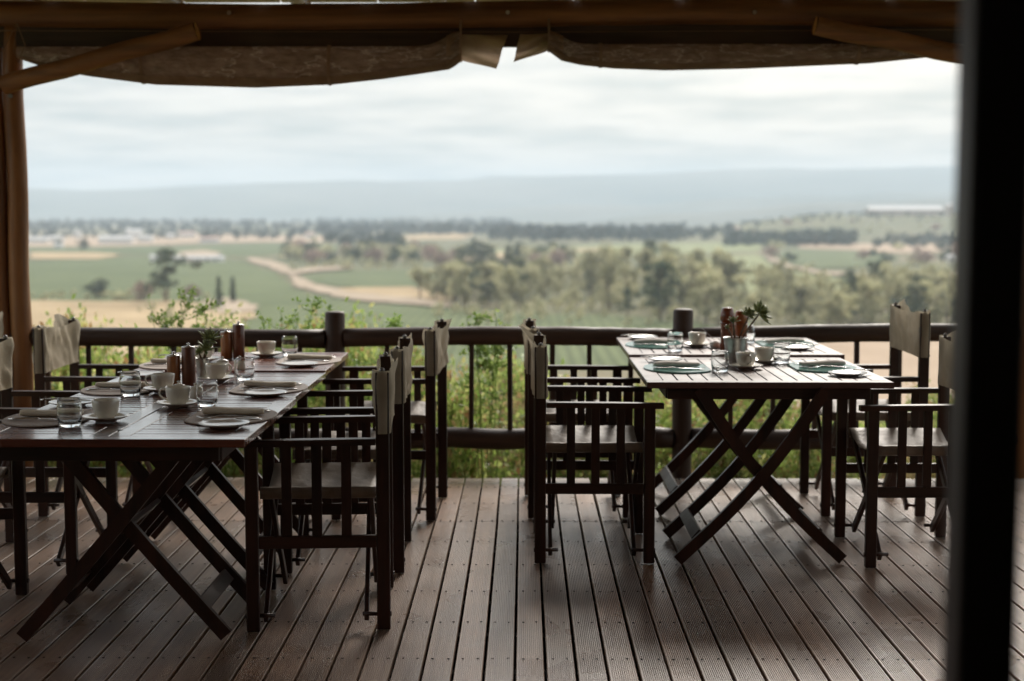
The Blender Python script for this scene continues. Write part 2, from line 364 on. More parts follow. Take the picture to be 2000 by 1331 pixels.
def f_field(c0, c1, rows=0.0, s=0.02):
    def f(t, b):
        c = ramp(t, noise(t, (1, 1, 1), s, 5, 0.6), [(0.3, c0), (0.7, c1)])
        if rows:
            w = nd(t, 'ShaderNodeTexWave'); w.inputs['Scale'].default_value = rows; w.inputs['Distortion'].default_value = 2.0; w.inputs['Detail Scale'].default_value = 0.05
            tcn = nd(t, 'ShaderNodeTexCoord'); t.links.new(tcn.outputs['Object'], w.inputs[0])
            c = mixc(t, c, tuple(x * 0.65 for x in c0), ramp(t, w.outputs['Fac'], [(0.4, (0, 0, 0)), (0.9, (0.7, 0.7, 0.7))]))
        t.links.new(c, b.inputs['Base Color']); b.inputs['Roughness'].default_value = 0.95; b.inputs['Specular IOR Level'].default_value = 0.1
    return f
VINE = mat('green_vineyard', f_field((0.095, 0.115, 0.05), (0.155, 0.175, 0.08), 0.08))
MEAD = mat('pale_green_meadow', f_field((0.17, 0.19, 0.09), (0.25, 0.25, 0.125)))
STRAW = mat('straw_field', f_field((0.28, 0.20, 0.11), (0.46, 0.34, 0.20), 0.0, 0.03))
SAND = mat('pale_sand', f_field((0.29, 0.22, 0.15), (0.42, 0.33, 0.245), 0.0, 0.03))
PINKS = mat('pinkish_soil', f_field((0.32, 0.23, 0.155), (0.43, 0.32, 0.225), 0.0, 0.02))
def sheet(name, pts, m, lift):
    """a field of its own outline lying on the valley floor, pts in metres"""
    q = []; r = random.Random(len(pts) * 7 + int(pts[0][0]))
    for i, (x, y) in enumerate(pts):
        x2, y2 = pts[(i + 1) % len(pts)]; ln = math.hypot(x2 - x, y2 - y); k = max(1, min(14, int(ln / 9)))
        for j in range(k):
            u = j / k; a = min(ln * .05, 2.6) * (1 if j else .4); q.append((x + (x2 - x) * u + r.uniform(-a, a), y + (y2 - y) * u + r.uniform(-a, a) * 1.6))
    pts = q
    vs = [(x, y, -40 + lift) for x, y in pts]; base = [(x, y, -40 + lift - 0.3) for x, y in pts]
    n = len(pts); mb = MB(); mb.add(vs, [tuple(range(n))]); 
    o = mb.build(name, m); tag(o, kind='structure'); return o
sheet('vineyard', [(-439,1236),(-403,1336),(-358,1385),(-245,1237),(-170,994),(-133,818),(-112,740),(-77,667),(-37,628),(-5,599),(37,581),(61,553),(71,523),(70,411),(66,384),(-148,382),(-475,1236)], VINE, 0.3)
sheet('straw_field', [(-262,682),(-197,666),(-168,674),(-126,637),(-109,580),(-104,522),(-107,410),(-106,358),(-139,358)], STRAW, 0.7)
sheet('sand_patch', [(-149,667),(-144,691),(-119,637),(-111,598),(-125,588),(-141,620)], SAND, 1.1)
sheet('dirt_track', [(-260,1353),(-220,1251),(-187,1129),(-153,953),(-120,830),(-85,735),(-56,704),(-33,653),(-32,624),(-52,649),(-78,675),(-107,745),(-131,818),(-159,961),(-192,1087),(-238,1238)], SAND, 0.9)
sheet('dirt_track', [(-167,1029),(-158,1097),(-133,1119),(-126,1058),(-147,1020),(-156,961)], SAND, 1.2)
sheet('straw_strip', [(-108,785),(-64,807),(-39,717),(-33,645),(-66,700),(-87,726)], STRAW, 0.6)
sheet('vineyard', [(-148,953),(-124,1039),(-84,1058),(-22,986),(-14,895),(-48,819),(-92,796),(-124,842)], VINE, 0.5)
sheet('straw_strip', [(-527,1530),(-450,1510),(-397,1418),(-385,1292),(-445,1291)], STRAW, 0.8)
sheet('green_field', [(-626,1762),(-493,1763),(-375,2008),(-230,1879),(-187,1574),(-269,1385),(-376,1454),(-527,1530)], VINE, 0.4)
sheet('town_ground', [(-938,2644),(-778,2646),(-682,3066),(-362,2649),(-270,2081),(-463,2079),(-509,1818),(-626,1762)], PINKS, 0.5)
sheet('pale_field', [(-368,1531),(-360,1616),(-316,1492),(-265,1237),(-291,1211)], SAND, 1.3)
sheet('meadow', [(-54,1619),(4,1715),(123,1945),(295,2086),(330,1947),(257,1578),(115,1422),(-2,1355),(-47,1421)], MEAD, 0.4)
sheet('straw_strip', [(-83,1421),(-13,1534),(96,1716),(96,1620),(-2,1387),(-54,1239)], STRAW, 0.9)
sheet('meadow', [(147,1341),(237,1459),(188,1041),(202,918),(280,898),(214,640),(109,639),(122,955)], MEAD, 0.4)
sheet('vineyard', [(263,1536),(310,1622),(375,1558),(352,1342),(271,1122),(222,1080),(215,1215)], VINE, 0.8)
sheet('dirt_track', [(333,2014),(255,1516),(215,1191),(211,1028),(236,980),(306,1002),(288,945),(225,933),(199,968),(199,1100),(225,1341),(293,1769)], SAND, 1.0)
sheet('straw_field', [(590,2488),(734,2658),(792,2543),(518,1624),(393,1498),(379,1622),(328,1718),(372,1947)], PINKS, 0.6)
sheet('meadow', [(251,997),(317,1015),(284,871),(210,845)], STRAW, 0.7)
sheet('pinkish_field', [(79,427),(88,457),(127,480),(154,491),(182,491),(113,303),(56,303)], PINKS, 0.5)
sheet('pale_field', [(-230,2650),(-189,3070),(-97,2917),(-102,2333),(-186,2242)], STRAW, 0.5)


# mountains: ridges with folds, standing far out on the plain
def f_mtn(t, b):
    c = ramp(t, noise(t, (1, 1, 3), 0.0012, 6, 0.6), [(0.35, (0.05, 0.07, 0.06)), (0.65, (0.13, 0.13, 0.11))])
    t.links.new(c, b.inputs['Base Color']); b.inputs['Roughness'].default_value = 0.95
MTN = mat('mountain_scrub', f_mtn)
def ridge(name, dist, depth, prof, seed, rough=0.12, hs=1.0):
    """prof: list of (bearing x/y, crest height)"""
    n = 220; m = 26; b0, b1 = prof[0][0], prof[-1][0]
    bb = np.linspace(b0, b1, n); hh = np.interp(bb, [p[0] for p in prof], [p[1] for p in prof])
    tt = np.linspace(0, 1, m); B, T = np.meshgrid(bb, tt, indexing='ij'); Hh = np.repeat(hh[:, None] * hs, m, 1)
    Yd = dist - depth + 2 * depth * T; Xd = B * Yd
    shape = np.sin(np.pi * T) ** 1.1
    fold = 1 + rough * (vn(Xd, Yd, depth * 0.28, seed) - 0.5) * 2 * (1 - shape * 0.7) + 0.05 * (vn(Xd, Yd, depth * .11, seed + 7) - 0.5) + 0.05 * (vn(Xd, Yd, depth * 0.9, seed + 1) - 0.5)
    Z = -45 + (Hh + 45) * shape * fold
    V = np.stack([Xd, Yd, Z], -1).reshape(-1, 3)
    ii, jj = np.meshgrid(np.arange(n - 1), np.arange(m - 1), indexing='ij')
    F = np.stack([ii * m + jj, (ii + 1) * m + jj, (ii + 1) * m + jj + 1, ii * m + jj + 1], -1).reshape(-1, 4)
    o = obj(name, npmesh(name, V, F, MTN, True)); tag(o, kind='structure'); return o
ridge('mountain', 9200, 1900, [(-0.9, 250), (-0.5, 280), (-0.34, 262), (-0.31, 240), (-0.26, 262), (-0.2, 300), (-0.13, 340), (-0.05, 352), (0.02, 375), (0.1, 400), (0.16, 440), (0.24, 462), (0.31, 470), (0.5, 420), (0.9, 300)], 11, 0.10, 9200 / 14500)
ridge('foothill', 6600, 1000, [(-0.12, -30), (-0.03, 20), (0.03, 55), (0.08, 60), (0.12, 85), (0.18, 120), (0.26, 140), (0.34, 150), (0.6, 90)], 21, 0.2, 6600 / 9500)
ridge('low_hill', 4700, 800, [(0.02, -42), (0.07, -12), (0.13, 12), (0.2, 40), (0.28, 52), (0.36, 50), (0.55, 20)], 31, 0.25, 0.84)

# trees
def leaf_cloud(r, cents, rads, per, size, flat=1.0):
    """quads of foliage round clump centres"""
    V = []; F = []
    for c, ra in zip(cents, rads):
        n = per
        d = r.normal(size=(n, 3)); d /= np.linalg.norm(d, axis=1)[:, None]
        p = c + d * ra * (r.random((n, 1)) ** 0.4) * np.array([1, 1, flat])
        a = r.normal(size=(n, 3)); a /= np.linalg.norm(a, axis=1)[:, None]
        b = np.cross(a, r.normal(size=(n, 3))); b /= np.linalg.norm(b, axis=1)[:, None]
        s = size * (0.6 + 0.8 * r.random((n, 1))); a = a * s; b = b * s * 0.7
        q = np.stack([p - a - b * 0.3, p + a * 0.2 - b, p + a + b * 0.2, p - a * 0.1 + b], 1)
        k = len(V) * n * 4
        V.append(q.reshape(-1, 3)); F.append(np.arange(n * 4).reshape(n, 4) + k)
    return np.concatenate(V), np.concatenate(F)
def tree_proto(seed, kind):
    r = np.random.default_rng(seed); rr = random.Random(seed)
    if kind == 'cypress':
        cents = [np.array([0, 0, 0.12 + 0.82 * i / 11]) for i in range(12)]; rads = [0.11 * (1 - 0.75 * (i / 11)) + 0.02 for i in range(12)]; per, size = 40, 0.035
    elif kind == 'round':
        cents = [np.array([r.normal() * 0.2, r.normal() * 0.2, 0.45 + r.normal() * 0.13]) for _ in range(14)]; rads = [0.2 + 0.08 * r.random() for _ in range(14)]; per, size = 40, 0.045
    else:
        cents = []
        for i in range(17):
            z = 0.3 + 0.62 * r.random(); w = 0.26 * math.sin(math.pi * min(1, (z - 0.1) / 0.95)) ** 0.8
            cents.append(np.array([r.normal() * w * 0.62, r.normal() * w * 0.62, z]))
        rads = [0.08 + 0.08 * r.random() for _ in cents]; per, size = 34, 0.036
    V, F = leaf_cloud(r, cents, rads, per, size, 0.8)
    t = MB(); t.tube([(0, 0, 0), (0.01, 0, 0.25), (-0.01, 0.01, 0.5), (0, 0, 0.8)], [0.028, 0.022, 0.014, 0.004], 6)
    for c in cents[:6]:
        z0 = max(0.12, c[2] - 0.25); t.tube([(0, 0, z0), tuple((c * 0.6 + np.array([0, 0, z0]) * 0.4)), tuple(c)], [0.012, 0.008, 0.003], 5)
    return V, F, t
PROTO = {}
for k, (kind, m, n) in {'pale': ('tall', TREE_Y, 5), 'dark': ('tall', TREE_D, 2), 'cypress': ('cypress', TREE_D, 2), 'bush': ('round', TREE_D, 2), 'pink': ('round', TREE_P, 1), 'paleround': ('round', TREE_Y, 2)}.items():
    PROTO[k] = []
    for i in range(n):
        V, F, t = tree_proto(100 + 13 * len(PROTO) + i, kind)
        PROTO[k].append((npmesh('crown', V, F, m), t.mesh('trunk', BARK)))
def tree(name, k, x, y, h, w, label, group=None, r=random):
    z = float(land_z(x, y)); e = thing(name, label, 'tree', (x, y, z - 0.2), r.uniform(0, 6.28), group)
    e.scale = (h * w, h * w, h); cr_, tr_ = r.choice(PROTO[k])
    obj('crown', cr_, e); obj('trunk', tr_, e); return e
rr = random.Random(4)
def px(u, v):   # bearing and distance on the valley floor of a landmark, used once to set out the plan
    f, cx0, cy0 = 2800.0, 1000.0, 665.5; p = R(5.052); q = R(0.4724)
    x = (u - cx0) / f; y = -(v - cy0) / f; fy = math.cos(p) + y * math.sin(p); fz = -math.sin(p) + y * math.cos(p)
    return ((x * math.cos(q) - fy * math.sin(q)) * (-41.41 / fz), (x * math.sin(q) + fy * math.cos(q)) * (-41.41 / fz))
def at(u, v): return px(u, v)
x, y = at(325, 592); tree('big_tree', 'dark', x, y, 26, 1.15, 'largest dark tree at the left, standing alone beside the straw field', r=rr)
x, y = at(190, 584); tree('round_tree', 'bush', x, y, 13, 1.0, 'round dark tree left of the big tree, at the field edge', r=rr)
x, y = at(278, 590); tree('bare_tree', 'pink', x, y, 13, 0.9, 'pinkish leafless dome-shaped tree beside the big tree', r=rr)
x, y = at(372, 588); tree('bare_tree', 'pink', x, y, 10, 1.0, 'smaller pinkish bare tree right of the big tree', r=rr)
x, y = at(428, 606); tree('cypress_tree', 'cypress', x, y, 15, 1.1, 'dark narrow cypress, left one of the pair', r=rr)
x, y = at(455, 594); tree('cypress_tree', 'cypress', x, y, 13, 1.1, 'dark narrow cypress, right one of the pair', r=rr)
x, y = at(232, 588); tree('round_tree', 'paleround', x, y, 6, 1.3, 'low pale bush between the round tree and the bare tree', r=rr)
x, y = at(820, 585); tree('pale_tree', 'pale', x, y, 17, 1.2, 'yellowish tree at the left end of the grove', r=rr)
x, y = at(925, 500); tree('dark_tree', 'dark', x, y, 18, 1.0, 'lone dark tree on the pale strip in the middle distance', r=rr)
x, y = at(115, 482); tree('round_tree', 'bush', x, y, 12, 1.0, 'dark tree left of the white farm buildings', r=rr)
x, y = at(165, 490); tree('round_tree', 'bush', x, y, 18, 0.8, 'small dark tree below the farm buildings', r=rr)
GV = 'trees of the yellow-green grove'
cnt = 0
while cnt < 225:
    u = rr.uniform(840, 1900); lo = np.interp(u, [840, 1000, 1200, 1350, 1500, 1900], [596, 606, 618, 640, 650, 650]); hi = np.interp(u, [840, 1000, 1150, 1250, 1400, 1600, 1900], [580, 562, 545, 535, 560, 575, 570])
    v = rr.uniform(hi, lo); x, y = at(u, v); k = 'pale' if rr.random() < .8 else ('paleround' if rr.random() < .5 else 'dark')
    h = rr.uniform(10, 23) * (1.12 if 1150 < u < 1450 else .88)
    tree('grove_tree', k, x, y, h, rr.uniform(.7, 1.15), ('tall ' if h > 17 else 'lower ') + {'pale': 'yellow-green', 'paleround': 'bushy olive', 'dark': 'dark green'}[k] + ' tree in the ' + ('left' if u < 1150 else 'middle' if u < 1500 else 'right') + ' part of the valley grove', GV, rr); cnt += 1
GW = 'trees of the brown middle-distance wood'
for i in range(70):
    u = rr.uniform(560, 860) if i < 45 else rr.uniform(860, 1120); v = rr.uniform(492, 520) if i < 45 else rr.uniform(510, 528); x, y = at(u, v)
    k = rr.choice(['pale', 'paleround', 'bush', 'dark', 'pink']); tree('wood_tree', k, x, y, rr.uniform(12, 20), rr.uniform(.9, 1.4), {'pale': 'yellow-green', 'paleround': 'bushy olive', 'dark': 'tall dark', 'bush': 'round dark', 'pink': 'bare brownish'}[k] + ' tree in the ' + ('left' if u < 720 else 'middle' if u < 860 else 'right') + ' of the middle-distance wood', GW, rr)
GR2 = 'scattered trees on the right plain'
for i in range(26):
    u = rr.uniform(1480, 1900); v = rr.uniform(466, 520); x, y = at(u, v)
    k = rr.choice(['bush', 'pink', 'paleround']); tree('plain_tree', k, x, y, rr.uniform(9, 16), rr.uniform(.9, 1.3), {'bush': 'round dark', 'pink': 'bare pinkish', 'paleround': 'olive'}[k] + ' scattered tree on the plain at the right', GR2, rr)
def belt(name, items, m, seed, q=46):
    """a far wood that reads as one mass: items (bearing u from, to, row v from, to, count, height)"""
    r = np.random.default_rng(seed); V = []; F = []; b0 = 0
    for (u0, u1, v0, v1, n, h) in items:
        for _ in range(n):
            x, y = at(r.uniform(u0, u1), r.uniform(v0, v1)); z = float(land_z(x, y)); hh = h * r.uniform(.7, 1.25)
            c = np.array([[0, 0, .5], [.12, 0, .7], [-.15, .1, .4]]) * hh; Vq, Fq = leaf_cloud(r, list(c), [hh * .36, hh * .27, hh * .3], q // 3, hh * .14)
            V.append(Vq + np.array([x, y, z])); F.append(Fq + b0); b0 += len(Vq)
    o = obj(name, npmesh(name, np.concatenate(V), np.concatenate(F), m)); tag(o, kind='stuff'); return o
o = belt('far_wood', [(20, 640, 440, 452, 260, 20), (620, 1000, 436, 462, 420, 20), (960, 1340, 452, 474, 260, 20), (1300, 1430, 462, 472, 60, 14), (400, 660, 452, 470, 70, 14), (60, 420, 450, 470, 90, 14), (640, 780, 468, 486, 50, 15)], TREE_B, 1)
o = belt('far_wood', [(1420, 1670, 474, 482, 190, 17), (1700, 1920, 474, 486, 60, 13), (1440, 1900, 451, 466, 150, 8)], TREE_B, 2)
o = belt('scrub', [(850, 1900, 585, 640, 150, 5), (1450, 1900, 456, 468, 120, 6), (1350, 1900, 520, 560, 60, 5), (880, 1150, 528, 545, 60, 6), (40, 420, 580, 590, 30, 4), (270, 420, 596, 640, 12, 3.5), (560, 900, 505, 530, 60, 6)], TREE_Y, 3)
# farm buildings
WALLM = plain('white_render', (0.60, 0.57, 0.53), 0.8, 0, 0.05, 1); SHEDM = plain('beige_shed_cladding', (0.42, 0.35, 0.30), 0.8, 0, 0.1, 1); ROOFT = plain('pale_metal_roof', (0.48, 0.46, 0.44), 0.7, 0, 0.1, 1); REDT = plain('terracotta_roof', (0.42, 0.25, 0.19), 0.8, 0, 0.15, 1); DARKW = plain('dark_opening', (0.04, 0.04, 0.045), 0.3)
def house(x, y, w, d, h, rz, label, roof=None, wall=None):
    z = float(land_z(x, y)); e = thing('farm_building', label, 'building', (x, y, z - .3), rz)
    b = MB(); b.box((0, 0, h / 2), (w, d, h)); b.build('wall', wall or WALLM, e)
    rh = d * .22; o = 0.4; vs = [(-w / 2 - o, -d / 2 - o, h), (w / 2 + o, -d / 2 - o, h), (w / 2 + o, d / 2 + o, h), (-w / 2 - o, d / 2 + o, h), (-w / 2 - o, 0, h + rh), (w / 2 + o, 0, h + rh)]
    b = MB(); b.add(vs, [(0, 1, 5, 4), (2, 3, 4, 5), (0, 4, 3), (1, 2, 5), (0, 3, 2, 1)]); b.build('roof', roof or ROOFT, e)
    for i in range(int(w // 7)):
        b = MB(); b.box((-w / 2 + 4 + 7 * i, -d / 2 - .03, h * .5), (2.2, .1, 1.8)); b.build('window', DARKW, e)
for (u, v, w, d, h, c, lab, rf) in [(75, 476, 28, 14, 7, .1, 'white farm building at the far left edge of the settlement', None), (108, 474, 24, 14, 7, -.1, 'second white building from the left in the settlement', None), (152, 466, 12, 10, 11, .2, 'tall narrow white building of the settlement', None),
    (228, 477, 46, 18, 8, .05, 'long low white shed in the settlement', None), (262, 466, 26, 20, 12, .3, 'tallest pale building of the settlement', None), (285, 474, 20, 14, 8, 0, 'white building right of the long low shed', None), (333, 468, 14, 12, 8, .2, 'small white house at the right of the settlement', None),
    (365, 464, 30, 14, 8, .2, 'pinkish roofed building right of the small white house', REDT), (410, 474, 26, 12, 6, -.2, 'low pinkish building right of the settlement', REDT), (500, 440, 60, 30, 10, 0, 'far pale shed in front of the mountains', None), (605, 466, 16, 12, 8, 0, 'small pale house before the dark wood', REDT),
    (708, 474, 12, 10, 6, .1, 'tiny white house by the middle wood', None), (385, 512, 46, 8, 4, .1, 'pale low roof right behind the big tree', None), (305, 512, 10, 8, 5, .4, 'small white hut left of the big tree', None),
    (1860, 512, 10, 8, 5, .2, 'small white house at the right edge of the plain', None), (1430, 466, 22, 12, 6, 0, 'reddish shed beside the dark tree belt at the right', REDT), (115, 486, 10, 8, 5, .1, 'small hut below the settlement at the left', None)]:
    x, y = at(u, v); house(x, y, w, d, h, c, lab, rf)
b0, b1 = (1690 - 1023) / 2800, (1832 - 1023) / 2800
house((b0 + b1) / 2 * 2660, 2660, (b1 - b0) * 2660, 32, 12, -0.02, 'very long pale packing shed on the rise at the right', None, SHEDM)
house(0.295 * 2700, 2700, 16, 14, 20, 0, 'pale square tower block at the right end of the long shed', None, SHEDM)


# ------------------------------------------------------------------ deck
dk = bpy.data.objects.new('deck', None); link(dk); tag(dk, kind='structure')
PITCH, BW, YE = 0.0955, 0.0865, 7.585
def board_mesh(y0, y1, wob):
    n = 12; h = 0.0026; top = []
    top.append((-BW / 2, -0.003)); top.append((-BW / 2 + 0.0025, 0))
    for i in range(n):
        a = -BW / 2 + 0.005 + (BW - 0.01) * i / n; w = (BW - 0.01) / n
        top += [(a + w * 0.25, 0), (a + w * 0.42, -h), (a + w * 0.72, -h), (a + w * 0.9, 0)]
    top.append((BW / 2 - 0.0025, 0)); top.append((BW / 2, -0.003)); prof = top + [(BW / 2, -0.022), (-BW / 2, -0.022)]
    m = len(prof); ys = (y0, (y0 + y1) / 2, y1); vs = [(x + (wob if k == 1 else 0), y, z) for k, y in enumerate(ys) for x, z in prof]
    fs = [(k * m + i, k * m + (i + 1) % m, (k + 1) * m + (i + 1) % m, (k + 1) * m + i) for k in range(2) for i in range(m)]
    fs += [tuple(range(m))[::-1], tuple(range(2 * m, 3 * m))]
    mb = MB(); mb.add(vs, fs); me = bpy.data.meshes.new('board'); me.from_pydata(mb.v, [], mb.f); me.materials.append(DECK); me.update(); return me
JO = 6.507
bms = [[board_mesh(JO + 0.0015, YE, w) for w in (-0.0012, 0, 0.0012)], [board_mesh(-1.6, JO - 0.0015, w) for w in (-0.0018, 0, 0.0018)]]
rb = random.Random(8)
for i in range(-42, 43):
    x = -0.0745 + PITCH * i
    for k in (0, 1):
        o = obj('board', rb.choice(bms[k]), dk, (x + rb.uniform(-0.0008, 0.0008), rb.uniform(-0.004, 0.004) if k == 0 else 0, rb.uniform(-0.0012, 0.0006)))
jm = MB(); jm.box((0, 0, -0.115), (8.4, 0.045, 0.14)); jme = jm.mesh('joist', UNDER)
for j in range(-12, 4):
    if JO + 0.41 * j < YE: obj('joist', jme, dk, (0, JO + 0.41 * j, 0))
obj('joist', jme, dk, (0, YE - 0.04, 0))
sc_ = MB()
for i in range(-34, 35):
    for j in range(-8, 3):
        for s in (-0.024, 0.024):
            for dy in ((-0.012, 0.012) if j == 0 else (0,)):
                sc_.lathe([(0.0001, 0.0006), (0.0042, 0.0004), (0.0046, -0.0015)], 7, (-0.0745 + PITCH * i + s + rb.uniform(-.003, .003), JO + 0.41 * j + dy + rb.uniform(-.004, .004), 0))
o = sc_.build('screw_heads', UNDER, dk); tag(o, kind='stuff')

# ------------------------------------------------------------------ log railing, posts, roof timbers
rl = random.Random(3)
def log(name, a, b, r0, r1, m, parent, wob=0.006, n=14, seg=16):
    a, b = Vector(a), Vector(b); pts = []; rs = []
    ph = rl.uniform(0, 6); 
    for i in range(n):
        t = i / (n - 1); p = a.lerp(b, t)
        p = p + Vector((0, math.sin(ph + t * 5) * wob * 0.6, math.sin(ph * 2 + t * 7) * wob)) * (1 if 0 < i < n - 1 else 0)
        pts.append(p); rs.append((r0 * (1 - t) + r1 * t) * (1 + rl.uniform(-0.03, 0.03)))
    mb = MB(); mb.tube(pts, rs, seg, True, True, 0.015, rl)
    d = (b - a).normalized()
    return mb.build(name, m, parent)
YR = 7.72
fence = thing('log_railing', 'dark log railing with thin balusters along the deck edge', 'railing', (0, YR, 0))
PX = [-1.03, 0.862]
def post(x, top, r):
    mb = MB(); ps = [(x + 0.002 * math.sin(z * 9), 0, z) for z in np.linspace(-1.0, top - 0.014, 9)] + [(x + 0.002 * math.sin(top * 9), 0, top - 0.003), (x + 0.002 * math.sin(top * 9), 0, top)]
    rs = [r * (1 + rl.uniform(-.02, .02)) for _ in range(9)] + [r * 0.9, r * 0.7]; mb.tube(ps, rs, 18, True, True); return mb.build('post', LOG[2], fence)
post(-1.022, 0.885, 0.055); post(0.858, 0.9, 0.054)
xs = [-2.75, -1.08, -0.966, 0.802, 0.914, 4.2]
spans = [((-4.3, .735), (-1.075, .735), .051), ((-0.97, .742), (0.806, .742), .05), ((0.91, .748), (4.3, .735), .049)]
for k, ((xa, za), (xb, zb), r) in enumerate(spans):
    n = 22; pts = []; ph = rl.uniform(0, 6)
    for i in range(n):
        t = i / (n - 1); bow = 0.012 * math.sin(math.pi * t) if k != 2 else 0.03 * math.sin(math.pi * min(1, t * 1.2)); pts.append((xa + (xb - xa) * t, 0.004 * math.sin(ph + 9 * t), za + (zb - za) * t + bow))
    mb = MB(); mb.tube(pts, [r * (1 + rl.uniform(-.035, .035)) for _ in range(n)], 16, True, True, 0.012, rl); mb.build('top_rail', LOG[0], fence)
    pts = [(xa + (xb - xa) * i / (n - 1), 0.0, 0.193 + 0.006 * math.sin(ph + i)) for i in range(n)]
    mb = MB(); mb.tube(pts, [0.056 * (1 + rl.uniform(-.05, .05)) for _ in range(n)], 16, True, True, 0.015, rl); mb.build('bottom_rail', LOG[0], fence)
bal = MB(); bal.box((0, 0, 0.48), (0.026, 0.026, 0.50), 0.003); bme = bal.mesh('baluster', LOG[2])
for x in [-3.8, -3.58, -3.36, -3.14, -2.92, -2.58, -2.355, -2.128, -1.9, -1.67, -1.44, -1.21, -0.733, -0.51, -0.287, -0.072, 0.148, 0.36, 0.58, 1.12, 1.347, 1.578, 1.805, 2.033, 2.26, 2.49, 2.9, 3.1, 3.35, 3.6]:
    o = obj('baluster', bme, fence, (x, rl.uniform(-.005, .005), 0)); o.rotation_euler = (0, rl.uniform(-.012, .012), rl.uniform(-.2, .2))

def roof_post(x, label, r=0.058):
    t = thing('log_post', label, 'post', (x, YR - 0.02, -0.9)); mb = MB(); n = 26
    mb.tube([(0.004 * math.sin(i * .9 + x), 0.003 * math.cos(i * .7), 3.32 * i / (n - 1)) for i in range(n)], [r * (1 - 0.12 * i / n) * (1 + 0.015 * math.sin(i * 1.7 + x * 3)) for i in range(n)], 20, True, True, 0.01, rl)
    mb.build('log', LOGB[2], t)
    mb = MB(); mb.tube([(0, -r - 0.006, 2.93), (0, r, 2.93)], 0.011, 8); mb.build('bolt', DSTEEL, t)
roof_post(-2.715, 'brown log roof post at the left, the one whose edge meets the sky')
roof_post(-2.822, 'weathered log roof post directly left of the browner one at the left edge')
roof_post(2.70, 'log roof post hidden behind the dark upright at the right')
bt = thing('roof_beam', 'dark horizontal log beam spanning the top of the opening', 'beam', (0, YR - 0.05, 2.455))
mb = MB(); n = 40; mb.tube([(-4.6 + 9.2 * i / (n - 1), 0, 0.012 * math.sin(i * 0.33) - 0.0) for i in range(n)], [0.07 * (1 + rl.uniform(-.03, .03)) for _ in range(n)], 18, True, True, 0.012, rl); mb.build('log', LOGB[0], bt)
for x in (-1.54, -0.085, 1.2):
    mb = MB(); mb.tube([(x, -0.066, 0.0), (x, -0.082, 0.0)], 0.012, 8); mb.build('bolt', STEEL, bt)
hb = thing('header_board', 'dark flat board under the log beam that carries the rolled blinds', 'board', (0, YR - 0.05, 2.347))
mb = MB(); mb.box((0, 0.01, 0), (9.0, 0.045, 0.12), 0.004); mb.build('plank', LOG[0], hb)
mb = MB(); mb.tube([(-4.4, -0.022, 0.03), (0, -0.022, 0.014), (4.4, -0.022, 0.035)], 0.0025, 6); mb.build('cable', CORD, hb)
GR = 'log rafters resting on the roof beam'
for k, x in enumerate((-3.3, -2.75, -1.95, -1.24, -0.47, 0.2, 0.93, 1.62, 2.3, 3.1)):
    lab = {2: 'rafter log over the left knee brace', 3: 'rafter log left of the rolled blinds gap, on the beam', 4: 'rafter end showing above the beam left of centre', 5: 'rafter end showing above the beam right of the blinds gap'}.get(k, 'log rafter lying on the roof beam')
    t = thing('rafter', lab, 'rafter', (x, 0, 2.57), 0, GR)
    mb = MB(); mb.tube([(0, -1.8 + 10.0 * i / 9, 0.55 - 0.055 * 10.0 * i / 9) for i in range(10)], [0.045] * 10, 12, True, True, 0.02, rl); mb.build('log', LOGB[1], t)
rt = thing('roof', 'boarded veranda roof over the deck', 'roof', (0, 3.2, 2.90))
for i in range(17):
    mb = MB(); mb.box((-4.7 + 9.4 * (i + .5) / 17, 0, 0), (0.545, 10.2, 0.025), 0.003, Matrix.Rotation(-0.055, 3, 'X')); mb.build('roof_board', ROOFM, rt)
def brace(a, b, label, endfirst):
    t = thing('knee_brace', label, 'brace', a); d = Vector(b) - Vector(a); n = 14; mb = MB()
    mb.tube([tuple(d * (i / (n - 1)) + Vector((0, 0, 0.004 * math.sin(i)))) for i in range(n)], [0.05 * (1 - 0.04 * i / n) for i in range(n)], 18, False, True, 0.012, rl)
    mb.build('log', LOGB[0], t)
    dn = d.normalized()
    for p, s in ((Vector((0, 0, 0)), -1), (d, 1)):
        u = Vector((0, 1, 0)); w = dn.cross(u); vs = [p + dn * 0.002 * s] + [p + (u * math.cos(a2) + w * math.sin(a2)) * 0.0485 for a2 in np.linspace(0, 2 * math.pi, 19)[:-1]]
        e_ = MB(); e_.add(vs, [(0, 1 + k, 1 + (k + 1) % 18) for k in range(18)]); e_.build('cut_end', CUT, t)
    return t
brace((-2.74, 7.62, 2.085), (-1.68, 7.47, 2.345), 'sloping log brace from the left roof post to the beam', 1)
brace((2.55, 7.62, 2.19), (1.49, 7.47, 2.37), 'sloping log brace at the upper right, its cut end facing left', 1)
cd = MB(); cd.tube([(-2.62, 7.5, 2.39), (-2.70, 7.5, 2.25), (-2.86, 7.5, 2.02)], 0.003, 6); cd.tube([(-2.62, 7.5, 2.39), (-2.64, 7.5, 2.25), (-2.62, 7.5, 2.19), (-2.58, 7.5, 2.28), (-2.62, 7.5, 2.39)], 0.003, 6)
o = cd.build('tie_cord', CORD); tag(o, 'thin loose cord hanging beside the left roof post', 'cord')
st_ = MB(); st_.box((-2.885, 7.62, 1.35), (0.012, 0.006, 2.0), 0.001); o = st_.build('blind_strap', CANV); tag(o, 'narrow pale strap hanging down at the left edge beside the log posts', 'strap')

